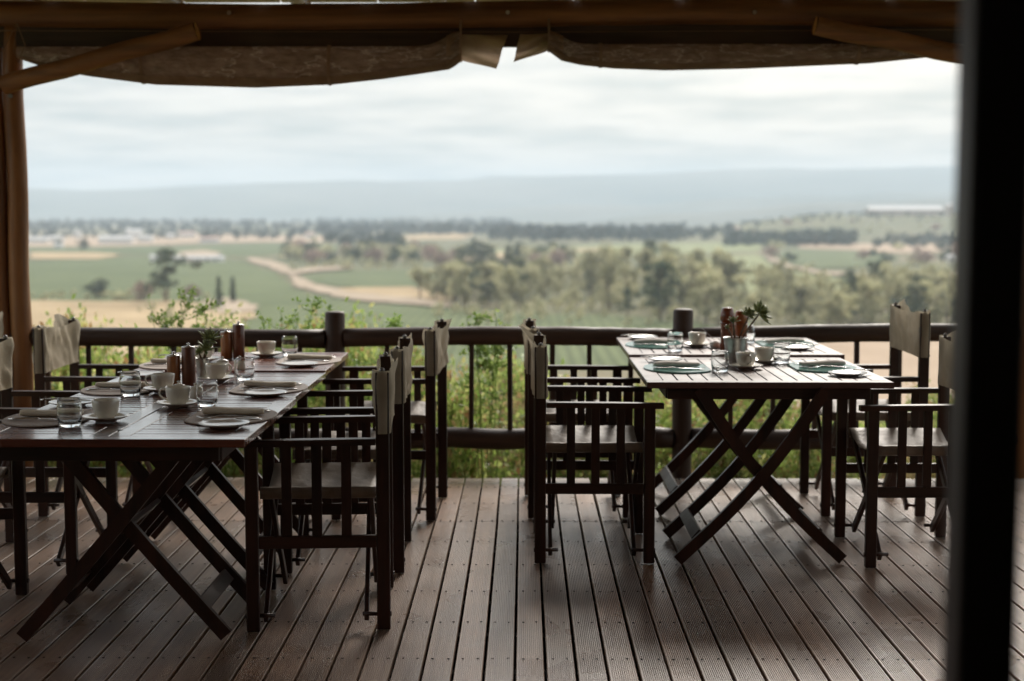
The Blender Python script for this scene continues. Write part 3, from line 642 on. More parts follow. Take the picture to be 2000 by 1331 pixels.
# rolled blinds
def blind(label, bot, ztop, gath, tip, seed, straps):
    """bot: (x, z of lower edge); rolled tube hanging under the header board"""
    r = random.Random(seed); t = thing('rolled_blind', label, 'blind', (0, 7.62, 0))
    x0, x1 = bot[0][0], bot[-1][0]; n = 300; seg = 40; xs_ = np.linspace(x0, x1, n); zb = np.interp(xs_, [p[0] for p in bot], [p[1] for p in bot])
    k_ = np.ones(5) / 5; zb = np.convolve(np.pad(zb, 2, 'edge'), k_, 'valid')
    def zt(x): return ztop(x)
    P = []
    for i, x in enumerate(xs_):
        top = zt(x); hh = (top - zb[i]) / 2; c = zb[i] + hh; ry = 0.055 * min(1, hh / 0.06) ** 0.7; ring = []
        for k in range(seg):
            a = 2 * math.pi * k / seg + math.pi / 2
            wr = 1 + 0.10 * (vn(x * 3 + 50, a * 2.2 + x * 2.0 + 9, 0.22, seed) - 0.5) + 0.06 * (vn(x * 9 + 80, a * 3 + x * 8, 0.3, seed + 5) - 0.5)
            if math.cos(a) < 0.3 and math.sin(a) > -0.72:
                e1 = float(vn(x * 5 + a * 2.6 + 60, a * 2.2 - x * 1.5 + 30, 0.34, seed + 9)); e2 = float(vn(x * 12 + a * 4 + 90, a * 3 + x * 4 + 50, 0.4, seed + 12))
                wr += 0.30 * (abs(2 * e1 - 1) - 0.4) + 0.13 * (abs(2 * e2 - 1) - 0.4)
            rz_ = hh
            ring.append((x, math.cos(a) * ry * float(wr), c + math.sin(a) * rz_ * (1 if abs(math.sin(a)) > .95 else float(wr) ** .5)))
        P.append(ring)
    def part(name, ks, m, off=0.0):
        mb = MB(); kk = list(ks); vs = [(p[0], p[1] * (1 + off), p[2] - off * 0.01) for ring in P for p in [ring[k % seg] for k in kk]]; q = len(kk)
        mb.add(vs, [(i * q + j, i * q + j + 1, (i + 1) * q + j + 1, (i + 1) * q + j) for i in range(n - 1) for j in range(q - 1)], True)
        return mb.build(name, m, t)
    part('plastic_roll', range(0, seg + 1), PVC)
    part('canvas_hem', range(14, 28), BLIND, 0.16)
    # gathered end: strap and flaring flap
    gx, gz = gath; s = 1 if tip[0][0] > gx else -1
    fl = MB(); cols = 14; rows = 9; vs = []
    for i in range(cols):
        f_ = i / (cols - 1); x = gx + (tip[0][0] - gx) * f_
        zt_ = zt(gx) - 0.01; zb_ = gz + (tip[0][1] - gz) * f_ ** 0.8; 
        for j in range(rows):
            g_ = j / (rows - 1); vs.append((x + (tip[1][0] - tip[0][0]) * (1 - g_) * f_, -0.02 - 0.035 * math.sin(f_ * 3 + g_ * 9) * (0.3 + f_) - 0.01 * math.sin(g_ * 17), zb_ + (zt_ - zb_) * g_))
    fl.add(vs, [(i * rows + j, i * rows + j + 1, (i + 1) * rows + j + 1, (i + 1) * rows + j) for i in range(cols - 1) for j in range(rows - 1)], True)
    fl.build('flap', BLIND, t)
    cu = MB(); cw = 0.075; vs = []
    for i in range(10):
        x = gx - s * cw * i / 9
        for j in range(seg + 1):
            a = 2 * math.pi * j / seg; zz_ = float(np.interp(x, xs_, zb)) - 0.004; hh = (zt(x) - zz_) / 2 + .003; vs.append((x, math.cos(a) * 0.058 * (0.75 + .25 * i / 9) * (1 + .06 * math.sin(a * 9 + i * .5)), zz_ + hh + math.sin(a) * hh))
    cu.add(vs, [(i * (seg + 1) + j, i * (seg + 1) + j + 1, (i + 1) * (seg + 1) + j + 1, (i + 1) * (seg + 1) + j) for i in range(9) for j in range(seg)], True)
    cu.build('canvas_cuff', BLIND, t)
    for (x, ) in [(gx,)] + [(q,) for q in straps]:
        zb_ = float(np.interp(x, xs_, zb)); tp = zt(x) + (0.06 if x == gx else 0.0); mb = MB(); w = 0.012 if x == gx else 0.018
        pts = []
        for j in range(25):
            a = 2 * math.pi * j / 24; pts.append((math.cos(a) * 0.064, (tp + zb_) / 2 + math.sin(a) * ((tp - zb_) / 2 + 0.006)))
        vs = [(x + dx, y, z) for y, z in pts for dx in (-w / 2, w / 2)]
        mb.add(vs, [(2 * j, 2 * j + 1, 2 * j + 3, 2 * j + 2) for j in range(24)], True); mb.build('tie_strap', BLIND, t)
    return t
blind('left rolled blind, brown canvas and clear plastic sagging from the header board',
      [(-2.66, 2.225), (-2.5, 2.17), (-2.29, 2.132), (-1.94, 2.088), (-1.41, 2.072), (-1.0, 2.088), (-0.75, 2.115), (-0.52, 2.147), (-0.40, 2.165), (-0.36, 2.185), (-0.33, 2.212)],
      lambda x: 2.285 + 0.07 * math.exp(-((x + 0.34) / 0.11) ** 2), (-0.33, 2.212), ((-0.085, 2.165), (-0.145, 2.165)), 3, (-2.0, -1.02))
blind('right rolled blind, brown canvas and clear plastic with glossy creases',
      [(0.13, 2.262), (0.16, 2.24), (0.20, 2.21), (0.30, 2.188), (0.473, 2.17), (0.741, 2.16), (1.142, 2.168), (1.81, 2.196), (2.1, 2.225), (2.3, 2.26)],
      lambda x: 2.295 + 0.065 * math.exp(-((x - 0.12) / 0.11) ** 2), (0.13, 2.262), ((-0.02, 2.20), (-0.055, 2.20)), 7, (0.40, 1.74))

# unseen walls added behind and beside the camera to hold back light
HW = plain('light_block_boards', (0.55, 0.44, 0.34), 0.8, 0, 0.3, 4)
def wallbox(c, d):
    mb = MB(); mb.box(c, d, 0.004); o = mb.build('light_block_wall', HW); tag(o, kind='structure')
wallbox((0, -1.75, 1.45), (9.6, 0.12, 3.1)); wallbox((-4.75, 0.0, 1.45), (0.12, 3.36, 3.1)); wallbox((4.75, 0.0, 1.45), (0.12, 3.36, 3.1))
# dark upright beside the camera
pi_ = thing('door_upright', 'tall near-black square upright at the right, close to the camera and out of focus', 'post', (0.514, 1.585, 0))
mb = MB(); mb.box((0.0, 0, 1.45), (0.061, 0.066, 2.9), 0.003); mb.build('upright_core', BLACK, pi_)
mb = MB(); mb.box((-0.032, 0.0, 1.45), (0.003, 0.054, 2.9), 0.001); mb.build('lit_side_strip', plain('lit_side_brown', (0.05, 0.034, 0.03), 0.5), pi_)  # light on the left face, painted as a paler strip on the black upright

# ------------------------------------------------------------------ chairs (folding director's chairs); front = +X
def canvas_back(seed, amp, side, outw, zt=0.885, zlow=0.672, topx=0.0):
    r = random.Random(seed); n = 60; m = 14; vs = []
    HY, RX = 0.272, 0.0268
    for j in range(m):
        g_ = j / (m - 1)
        for i in range(n):
            s = i / n
            if s < 0.45: y = HY - 2 * HY * (s / 0.45); x = RX; nx, ny = 1, 0; u = s / 0.45; sh = 1
            elif s < 0.5: a = (s - 0.45) / 0.05 * math.pi; y = -HY - math.sin(a) * RX * 0.8; x = RX * math.cos(a); nx, ny = math.cos(a), -math.sin(a); u = 1; sh = 0
            elif s < 0.95: y = -HY + 2 * HY * ((s - 0.5) / 0.45); x = -RX; nx, ny = -1, 0; u = 1 - (s - 0.5) / 0.45; sh = -1
            else: a = (s - 0.95) / 0.05 * math.pi; y = HY + math.sin(a) * RX * 0.8; x = -RX * math.cos(a); nx, ny = -math.cos(a), math.sin(a); u = 0; sh = 0
            wr = (vn(y * 14 + 40 * (sh + 2), g_ * 3 + y * 9, 0.7, seed) - 0.5) * 0.022 * (1 if sh else 0.15)
            belly = -0.009 * math.sin(math.pi * u) if sh else 0
            z = zlow + (zt - zlow) * g_ - 0.006 * math.sin(math.pi * u) * g_
            if sh < 0:
                b_ = math.exp(-((u - side) / 0.16) ** 2); lift = g_ ** 3
                z += amp * b_ * lift; x -= outw * b_ * g_ ** 4
                b2 = math.exp(-((u - (1 - side)) / 0.2) ** 2); z += amp * .4 * b2 * lift
                z -= 0.03 * math.sin(math.pi * u) * g_ ** 2 * 0.6
            if sh > 0: z -= 0.012 * math.sin(math.pi * u) * g_
            vs.append((x + float(wr) * nx + (belly if sh > 0 else 0.0), y, z + float(wr) * 0.5))
    fs = [(j * n + i, j * n + (i + 1) % n, (j + 1) * n + (i + 1) % n, (j + 1) * n + i) for j in range(m - 1) for i in range(n)]
    mb = MB(); mb.add(vs, fs, True); return mb.mesh('back_canvas', CANV)
BACKS = [canvas_back(1, 0.045, 0.2, 0.02), canvas_back(2, 0.035, 0.75, 0.035), canvas_back(3, 0.04, 0.85, 0.01), canvas_back(4, 0.05, 0.12, 0.06), canvas_back(5, 0.03, 0.9, 0.035), canvas_back(6, 0.03, 0.9, 0.005)]
def make_chair():
    e = thing('director_chair', 'x', 'chair'); XB, XF, HY = -0.22, 0.22, 0.272
    for s in (-1, 1):
        y = s * HY
        mb = MB(); mb.box((XB, y, 0.44), (0.046, 0.028, 0.88), 0.003); rp = mb.build('rear_post', WZ, e); mb = MB(); mb.lathe([(0.001, 0.016), (0.008, 0.012), (0.010, 0.004), (0.006, 0.0)], 10, (XB, s * HY, 0.88)); mb.build('post_knob', DSTEEL, rp)
        mb = MB(); mb.box((XF, y, 0.3165), (0.044, 0.028, 0.633), 0.003); mb.build('front_leg', WZ, e)
        mb = MB(); vs = []; n = 9
        for i in range(n):
            t_ = i / (n - 1); x = XB + 0.024 + (XF + 0.055 - XB - 0.024) * t_; hw = 0.02 + 0.006 * math.sin(math.pi * min(1, t_ * 1.1)); zz_ = 0.6445 - 0.004 * t_ * t_
            for dy, dz in ((-hw, -0.010), (-hw, 0.008), (-hw + 0.004, 0.0115), (hw - 0.004, 0.0115), (hw, 0.008), (hw, -0.010)): vs.append((x, y + dy, zz_ + dz))
        fs = [(i * 6 + k, i * 6 + (k + 1) % 6, (i + 1) * 6 + (k + 1) % 6, (i + 1) * 6 + k) for i in range(n - 1) for k in range(6)] + [(5, 4, 3, 2, 1, 0), tuple((n - 1) * 6 + k for k in range(6))]
        mb.add(vs, fs); mb.build('armrest', WX, e)
        mb = MB(); mb.box(((XB + XF) / 2, y, 0.304), (XF - XB - 0.045, 0.02, 0.042), 0.002); mb.build('side_rail', WX, e)
        for f_ in (0.265, 0.495, 0.72):
            mb = MB(); mb.box((XF + (XB - XF) * f_, y, 0.479), (0.034, 0.013, 0.308), 0.0015); mb.build('side_slat', WZ, e)
        mb = MB(); mb.tube([(XB + 0.03, s * 0.236, 0.468), (XF - 0.03, s * 0.236, 0.468)], 0.011, 10); mb.build('seat_rail', WX, e)
        for x in (XB, XF):
            xi = x + (0.052 if x < 0 else -0.052); mb = MB(); mb.tube([(x, y, 0.052), (xi - (0.02 if x > 0 else -0.02) * 1.0, y * 0.985, 0.052)], 0.0075, 8)
            mb.tube([(x + (-0.026 if x < 0 else 0.026), y, 0.052), (x, y, 0.052)], 0.009, 8)
            mb.build('pivot_rod', WX, e)
    for x in (XB + 0.05, XF - 0.05):
        for s in (-1, 1):
            xx = x + s * 0.009
            mb = MB(); mb.bar((xx, s * HY * 0.97, 0.035), (xx, -s * 0.232, 0.465), 0.016, 0.032, 0.002, (1, 0, 0)); cl = mb.build('cross_leg', WZ, e)
        mb = MB(); mb.tube([(x - 0.022, 0, 0.255), (x + 0.022, 0, 0.255)], 0.006, 8); mb.build('pivot_bolt', DSTEEL, cl)
    # seat canvas: wraps the seat rails and sags
    mb = MB(); nx, ny = 14, 22; path = [(-0.236, 0.445), (-0.249, 0.45), (-0.252, 0.47), (-0.246, 0.484), (-0.232, 0.487)]
    inner = [(-0.2 + 0.4 * i / 12, 0.482 - 0.040 * (1 - ((-0.2 + 0.4 * i / 12) / 0.22) ** 2) + 0.004) for i in range(13)]
    path = path + inner + [(-y, z) for y, z in path[::-1]]; m = len(path); vs = []
    for i in range(nx):
        x = -0.195 + 0.39 * i / (nx - 1)
        for k, (y, z) in enumerate(path):
            w = float(vn(x * 22 + 9, y * 16 + x * 30 + 20, 1.0, 6) - 0.5) * 0.012 * (1 if 4 < k < m - 5 else 0.2)
            vs.append((x, y, z + w - 0.01 * (abs(x) / 0.2) ** 3 * (1 if 4 < k < m - 5 else 0)))
    mb.add(vs, [(i * m + k, i * m + k + 1, (i + 1) * m + k + 1, (i + 1) * m + k) for i in range(nx - 1) for k in range(m - 1)], True)
    o = mb.build('seat_canvas', SEAT, e); o.modifiers.new('s', 'SOLIDIFY').thickness = 0.003
    o = obj('back_canvas', BACKS[0], e, (XB, 0, 0))
    return e
c0 = make_chair()
CH = [((-0.715, 5.035), 1, 0, 'canvas chair nearest the camera on the right side of the left tables'),
      ((-0.72, 5.815), 1, 2, 'canvas chair second from the camera on the right side of the left tables'),
      ((-0.635, 6.795), 1, 1, 'canvas chair by the railing on the right side of the left tables'),
      ((0.287, 5.985), 0, 3, 'canvas chair nearest the camera on the left side of the right tables'),
      ((0.255, 6.85), 0, 4, 'canvas chair by the railing on the left side of the right tables'),
      ((1.605, 5.92), 1, 2, 'canvas chair partly hidden by the dark upright at the right'),
      ((1.635, 6.895), 1, 5, 'tall-backed canvas chair by the railing on the right side of the right tables'),
      ((-2.03, 6.87), 0, 0, 'canvas chair by the railing on the left side of the left tables, back turned out'),
      ((-1.99, 5.79), 0, 1, 'canvas chair at the left frame edge beside the middle left table'),
      ((-2.08, 4.935), 0, 0, 'canvas chair nearest the camera on left side of left tables, backrest out of frame'),
      ((-2.985, 7.24), 1, 1, 'canvas chair in the far left corner by the log posts')]
for k, ((x, y), flip, bk, lab) in enumerate(CH):
    o = c0 if k == 0 else copy_tree(c0)
    o.location = (x, y, 0.001); o.rotation_euler = (0, 0, (math.pi if flip else 0) + R((4.2, 1.6, -2.4, 0.0, 1.6, 0.3, -0.6, 1.0, -0.5, 0.7, 3)[k])); o['label'] = lab; o['group'] = 'folding canvas chairs around the tables'
    for ch in o.children:
        if ch.name.startswith('back_canvas'): ch.data = BACKS[bk]
        if k == 6:
            if ch.name.startswith('back_canvas'): ch.location.z = 0.075
            if ch.name.startswith('rear_post'): ch.scale = (1, 1, 1.085)

# ------------------------------------------------------------------ tables
def arc_leg(mb, p0, p1, bow, w, th, y):
    n = 12; a = Vector((p0[0], p0[1])); b = Vector((p1[0], p1[1])); d = (b - a); nn = Vector((-d.y, d.x)).normalized()
    if nn.y > 0: nn = -nn
    pts = [a + d * (i / (n - 1)) + nn * bow * math.sin(math.pi * i / (n - 1)) for i in range(n)]; vs = []
    for i, p in enumerate(pts):
        t_ = (pts[min(i + 1, n - 1)] - pts[max(i - 1, 0)]).normalized(); q = Vector((-t_.y, t_.x)) * w / 2
        for s1 in (-1, 1):
            for s2 in (-1, 1): vs.append((p.x + q.x * s1, y + s2 * th / 2, max(0.0015, p.y + q.y * s1)))
    fs = []
    for i in range(n - 1):
        for a_, b_ in ((0, 1), (1, 3), (3, 2), (2, 0)): fs.append((i * 4 + a_, i * 4 + b_, (i + 1) * 4 + b_, (i + 1) * 4 + a_))
    fs += [(0, 2, 3, 1), ((n - 1) * 4, (n - 1) * 4 + 1, (n - 1) * 4 + 3, (n - 1) * 4 + 2)]; mb.add(vs, fs)
def table(label, x0, x1, y0, y1, top, legs, lc, slat_dir, mx_, my_, rail=0.06):
    cx, cyy = (x0 + x1) / 2, (y0 + y1) / 2; e = thing('folding_table', label, 'table', (cx, cyy, 0), 0, 'folding slatted wood tables')
    hx, hy = (x1 - x0) / 2, (y1 - y0) / 2; z = top - 0.0125; th = 0.025
    for s in (-1, 1):
        mb = MB(); mb.box((0, s * (hy - rail / 2), z), (2 * hx, rail - 0.001, th), 0.002); mb.build('frame_rail', mx_, e)
        mb = MB(); mb.box((s * (hx - rail / 2), 0, z), (rail, 2 * (hy - rail) - 0.002, th), 0.002); mb.build('frame_rail', my_, e)
    if slat_dir == 'x':
        for s in (-1, 1):
            mb = MB(); mb.box((s * 0.031, 0, z), (0.058, 2 * (hy - rail) - 0.002, th), 0.002); cr2 = mb.build('center_rail', my_, e)
        mb = MB(); mb.lathe([(0.0001, 0.0008), (0.011, 0.0006), (0.011, 0)], 14, (0.0, -hy + rail + 0.12, top)); mb.build('hinge_plate', DSTEEL, cr2)
        ln = hx - rail - 0.060 - 0.003; n = int(round(2 * (hy - rail) / 0.05)); p = 2 * (hy - rail) / n
        mb = MB(); mb.box((0, 0, 0), (ln, p - 0.0045, th - 0.004), 0.0015); me = mb.mesh('slat', mx_)
        for s in (-1, 1):
            for i in range(n): obj('slat', me, e, (s * (0.0605 + 0.0015 + ln / 2), -hy + rail + p * (i + .5), z + 0.0012 + rb.uniform(-.0006, .0004)))
    else:
        n = int(round(2 * (hx - rail) / 0.06)); p = 2 * (hx - rail) / n; mb = MB(); mb.box((0, 0, 0), (p - 0.005, 2 * (hy - rail) - 0.004, th - 0.004), 0.0015); me = mb.mesh('slat', my_)
        for i in range(n): obj('slat', me, e, (-hx + rail + p * (i + .5), 0, z + 0.0012 + rb.uniform(-.0006, .0004)))
    for s in (-1, 1):
        mb = MB(); mb.box((0, s * (hy - 0.045), top - 0.05), (2 * hx - 0.17, 0.02, 0.046), 0.002); mb.build('apron', WX, e)
        mb = MB(); mb.box((s * (hx - 0.09), 0, top - 0.05), (0.02, 2 * hy - 0.115, 0.046), 0.002); mb.build('apron', WY, e)
    lx = lc - cx
    for k, ly in enumerate(legs):
        for s in (-1, 1):
            yy = ly - cyy + (0.012 if s > 0 else -0.012) + (0.0 if k == 0 else 0)
            mb = MB(); arc_leg(mb, (lx - s * 0.25, top - 0.03), (lx + s * 0.335, 0.018), 0.036 if slat_dir == 'y' else 0.006, 0.045, 0.022, yy); mb.build('leg', TLEG, e)
    for s, off in ((-1, 0.012), (1, -0.012)):
        ya, yb = legs[0] - cyy, legs[1] - cyy
        mb = MB(); mb.bar((lx + s * 0.255, ya + off * -s * s + 0.023, 0.115), (lx + s * 0.255, yb - 0.023, 0.115), 0.05, 0.018, 0.002, (0.65, 0, -0.75 * s)); mb.build('stretcher', WY, e)
        if slat_dir == 'x' and s > 0: mb = MB(); mb.bar((lx, ya + 0.03, 0.375), (lx, yb - 0.03, 0.375), 0.05, 0.018, 0.002, (0.7, 0, 0.7)); mb.build('stretcher', WY, e)
    return e
table('dark red slatted table at the front of the left row', -1.678, -0.832, 4.225, 5.195, 0.74, (4.63, 5.08), -1.32, 'x', TX, TY)
table('middle slatted table of the left row', -1.672, -0.842, 5.203, 6.05, 0.739, (5.26, 5.72), -1.29, 'x', TX, TY)
table('reddest slatted table of the left row, by the railing', -1.668, -0.845, 6.058, 6.865, 0.745, (6.12, 6.55), -1.28, 'x', TXR, TYR)
table('nearer brown slatted table of the right pair, aqua glass mats on it', 0.493, 1.478, 5.69, 6.69, 0.74, (5.70, 6.17), 0.955, 'y', TX2, TY2, 0.07)
table('farther slatted table of the right pair, against the railing', 0.493, 1.505, 6.70, 7.63, 0.752, (6.64, 7.2), 0.965, 'y', TX2, TY2, 0.07)

# ------------------------------------------------------------------ tableware
def mat_mesh(name, m, th, flat):
    n = 40; pts = []
    for i in range(n):
        a = 2 * math.pi * i / n; x = 0.155 * math.cos(a); y = 0.205 * math.sin(a)
        if x < -flat: x = -flat - (x + flat) * 0.0; 
        pts.append((x, y))
    vs = [(x, y, z) for z, k in ((0, 1), (th * .6, 1)) for x, y in pts] + [(x * 0.99, y * 0.99, th) for x, y in pts]
    fs = [(l * n + i, l * n + (i + 1) % n, (l + 1) * n + (i + 1) % n, (l + 1) * n + i) for l in (0, 1) for i in range(n)] + [tuple(range(n))[::-1], tuple(2 * n + i for i in range(n))]
    mb = MB(); mb.add(vs, fs); return mb.mesh(name, m)
MATW = mat_mesh('woven_placemat', WOVEN, 0.004, 0.125); MATG = mat_mesh('glass_placemat', AQUA, 0.006, 0.125)
def napkin_mesh(m, seed):
    n = 22; seg = 18; vs = []; r = random.Random(seed)
    for i in range(n):
        t_ = i / (n - 1); x = -0.1 + 0.2 * t_; hw = 0.032 * (0.9 + 0.12 * math.sin(t_ * 4 + seed)); hh = 0.0115 * (1.0 + 0.15 * math.sin(t_ * 5 + seed)); yo = 0.008 * math.sin(t_ * 3 + seed); sh = min(1.0, 0.55 + 0.5 * math.sin(math.pi * min(1, (i + .6) / n)) ** .35)
        for k in range(seg):
            a = 2 * math.pi * k / seg; c_, s_ = math.cos(a), math.sin(a); q = abs(c_) ** 0.92 * (1 if c_ > 0 else -1)
            vs.append((x, yo + q * hw * sh, hh + s_ * hh * sh * (1 + 0.06 * float(vn(x * 40 + 9, k * .7, 1, seed)) )))
    fs = [(i * seg + k, i * seg + (k + 1) % seg, (i + 1) * seg + (k + 1) % seg, (i + 1) * seg + k) for i in range(n - 1) for k in range(seg)] + [tuple(range(seg))[::-1], tuple((n - 1) * seg + k for k in range(seg))]
    mb = MB(); mb.add(vs, fs, True)
    return mb.mesh('napkin', m)
NAPS = [napkin_mesh(NAPK, 1), napkin_mesh(NAPK, 2), napkin_mesh(NAPK, 3)]; NAPSW = [napkin_mesh(NAPW, 4), napkin_mesh(NAPW, 5)]
def strip(mb, prof, th=0.0022):
    """prof: (x, halfwidth, z)"""
    vs = []
    for x, w, z in prof: vs += [(x, -w, z), (x, w, z), (x, w * .8, z + th), (x, -w * .8, z + th)]
    n = len(prof); mb.add(vs, [(i * 4 + k, i * 4 + (k + 1) % 4, (i + 1) * 4 + (k + 1) % 4, (i + 1) * 4 + k) for i in range(n - 1) for k in range(4)] + [(0, 1, 2, 3), tuple((n - 1) * 4 + k for k in (3, 2, 1, 0))], True)
def fork_mesh():
    mb = MB(); strip(mb, [(0.10, 0.009, 0.002), (0.08, 0.010, 0.003), (0.03, 0.0045, 0.008), (-0.02, 0.0032, 0.010), (-0.045, 0.009, 0.006), (-0.06, 0.0118, 0.004)])
    for k in range(4):
        y = -0.0095 + 0.00633 * k; mb.bar((-0.059, y, 0.0045), (-0.08, y, 0.003), 0.0034, 0.002, 0.0); mb.bar((-0.08, y, 0.003), (-0.1, y, 0.009), 0.003, 0.0018, 0.0)
    return mb.mesh('fork', STEEL)
def knife_mesh(s=1.0):
    mb = MB(); strip(mb, [(0.11 * s, 0.008, 0.002), (0.09 * s, 0.009, 0.003), (0.02 * s, 0.006, 0.005), (0.012 * s, 0.005, 0.005)], 0.004); strip(mb, [(0.012 * s, 0.006, 0.006), (0, 0.009, 0.005), (-0.07 * s, 0.010, 0.003), (-0.10 * s, 0.008, 0.002), (-0.11 * s, 0.002, 0.002)], 0.0014); return mb.mesh('knife', STEEL)
def spoon_mesh(s=1.0):
    mb = MB(); strip(mb, [(0.07 * s, 0.005, 0.002), (0.05 * s, 0.006, 0.003), (0.0, 0.0025, 0.006), (-0.03 * s, 0.0035, 0.004), (-0.045 * s, 0.011 * s, 0.001), (-0.06 * s, 0.012 * s, 0.001), (-0.072 * s, 0.006 * s, 0.003)]); return mb.mesh('spoon', STEEL)
FORK, KNIFE, BKN, SPOON = fork_mesh(), knife_mesh(), knife_mesh(0.85), spoon_mesh()
def dish_mesh(name, r, h, m, well=0.6, rim=0.0025):
    mb = MB(); mb.lathe([(0.0001, 0.002), (r * well * .8, 0.002), (r * well * .85, 0.0), (r * well * .92, 0.0), (r * well, 0.003), (r * 0.85, h * 0.6), (r, h - 0.001), (r * 1.003, h + rim * .4), (r * 0.985, h + rim * .6), (r * 0.83, h * 0.62 + rim), (r * well, 0.006), (0.0001, 0.005)], 40); return mb.mesh(name, m)
SAUCER = dish_mesh('saucer', 0.074, 0.017, CHINA, 0.5); SPLATE = dish_mesh('side_plate', 0.080, 0.013, WHITE, 0.62)
def place(name, me, label, cat, x, y, z, rz=0.0, group=None, rx=0, ry=0):
    o = obj(name, me, None, (x, y, z), (rx, ry, rz)); return tag(o, label, cat, group)
def cup(x, y, z, rz, label, m=CHINA, s=1.0):
    t = thing('cup', label, 'cup', (x, y, z), rz, 'white cups on saucers'); t.scale = (s, s, s)
    if not hasattr(cup, 'me'):
        mb = MB(); mb.lathe([(0.0001, 0.005), (0.018, 0.004), (0.021, 0.0), (0.024, 0.0), (0.026, 0.004), (0.034, 0.014), (0.040, 0.028), (0.0425, 0.045), (0.0445, 0.062), (0.0435, 0.0633), (0.042, 0.062), (0.040, 0.045), (0.037, 0.028), (0.031, 0.015), (0.022, 0.008), (0.0001, 0.007)], 36); cup.me = mb.mesh('bowl', CHINA)
        mb = MB(); mb.tube([(0.041, 0, 0.054), (0.052, 0, 0.057), (0.064, 0, 0.052), (0.069, 0, 0.042), (0.066, 0, 0.030), (0.055, 0, 0.021), (0.038, 0, 0.018)], [0.004, .0036, .0034, .0034, .0034, .0036, .004], 10); cup.h = mb.mesh('handle', CHINA)
    obj('bowl', cup.me, t); obj('handle', cup.h, t); return t
def tumbler_mesh(r=0.038, h=0.09):
    mb = MB(); mb.lathe([(0.0001, 0), (r * .80, 0.0), (r * .90, 0.003), (r * 1.0, h * .35), (r * 1.02, h * .6), (r * .97, h * .85), (r * .93, h * .985), (r * .915, h), (r * .89, h * .985), (r * .935, h * .85), (r * .98, h * .6), (r * .955, h * .35), (r * .84, 0.016), (r * .6, 0.0125), (0.0001, 0.012)], 36); return mb.mesh('tumbler', GLASS)
TUM = tumbler_mesh()
ZT = {'L1': 0.7405, 'L2': 0.7395, 'L3': 0.7455, 'R1': 0.7405, 'R2': 0.7525}
def setting(tb, mx0, my0, side, pos, plx, ply, glassmat=False, k=0):
    z = ZT[tb] + 0.0005; g_ = 'glass' if glassmat else 'woven'; rz = 0 if side > 0 else math.pi
    zm = 0.006 if glassmat else 0.004
    if glassmat: place('glass_placemat', MATG, 'aqua glass placemat at ' + pos, 'placemat', mx0, my0, z, rz, 'aqua glass placemats')
    else: place('woven_placemat', MATW, 'brown woven placemat at ' + pos, 'placemat', mx0, my0, z, rz, 'brown woven placemats')
    nap = (NAPSW if glassmat else NAPS)[k % 2]
    place('napkin', nap, 'rolled pale napkin on the placemat at ' + pos, 'napkin', mx0 + side * 0.01, my0 + 0.01, z + zm + 0.0005, rz + R((4, -6, 3, 8, -4)[k % 5]), 'rolled napkins')
    sd = -1 if side > 0 else 1   # the diner's left
    place('fork', FORK, 'steel fork beside the napkin at ' + pos, 'fork', mx0 + side * 0.01, my0 + sd * 0.085, z + zm + 0.0005, rz + R(5), 'steel forks')
    place('knife', KNIFE, 'steel table knife beside the napkin at ' + pos, 'knife', mx0 + side * 0.01, my0 - sd * 0.085, z + zm + 0.0005, rz + R(-4), 'steel table knives')
    place('side_plate', SPLATE, 'white side plate by ' + pos, 'plate', plx, ply, z, 0, 'white side plates')
    place('butter_knife', BKN, 'butter knife laid across the side plate by ' + pos, 'knife', plx + side * 0.02, ply + 0.02, z + 0.0155, rz + R(5 + 3 * k), 'butter knives')
setting('L1', -0.973, 4.70, 1, 'the front right place, left tables', -0.945, 4.475, k=0)
setting('L2', -0.988, 5.475, 1, 'the middle right place, left tables', -0.955, 5.262, k=1)
setting('L3', -0.982, 6.46, 1, 'the railing-end right place, left tables', -0.981, 6.235, k=2)
setting('L1', -1.545, 4.66, -1, 'the front left place, left tables', -1.585, 4.98, k=3)
setting('L2', -1.535, 5.45, -1, 'the middle left place, left tables', -1.565, 5.87, k=4)
setting('L3', -1.535, 6.28, -1, 'the railing-end left place, left tables', -1.56, 6.52, k=5)
setting('R1', 0.674, 6.19, -1, 'the front left place, right tables', 0.645, 6.49, True, 0)
setting('R2', 0.664, 7.17, -1, 'the railing-end left place, right tables', 0.625, 7.52, True, 1)
setting('R1', 1.293, 6.23, 1, 'the front right place, right tables', 1.345, 5.93, True, 2)
setting('R2', 1.309, 7.22, 1, 'the railing-end right place, right tables', 1.33, 6.95, True, 3)
for (x, y, tb, rz, s, lab) in [(-1.355, 4.60, 'L1', 95, 1.0, 'at the left front of the left tables'), (-1.36, 5.36, 'L2', 175, 1.0, 'left of the two front peppermills'), (-1.203, 4.945, 'L1', 172, 1.0, 'in front of the two front peppermills'),
      (-1.236, 5.72, 'L2', 40, 1.0, 'beside the potted succulent on the left tables'), (-1.445, 6.42, 'L3', 60, 1.0, 'behind the potted succulent on the left tables'), (-1.203, 6.66, 'L3', 100, 1.0, 'at the railing end of the left tables'),
      (0.861, 7.10, 'R2', -90, 1.0, 'left of the mills on the right tables'), (0.963, 6.19, 'R1', -80, 1.0, 'at the front of the right tables'), (1.083, 6.43, 'R1', 90, 1.0, 'right of the metal plant pot on the right tables')]:
    z = ZT[tb] + 0.0005; place('saucer', SAUCER, 'white saucer under the cup ' + lab, 'saucer', x, y, z, 0, 'white saucers'); cup(x, y, z + 0.0065, R(rz), 'white cup on its saucer ' + lab)
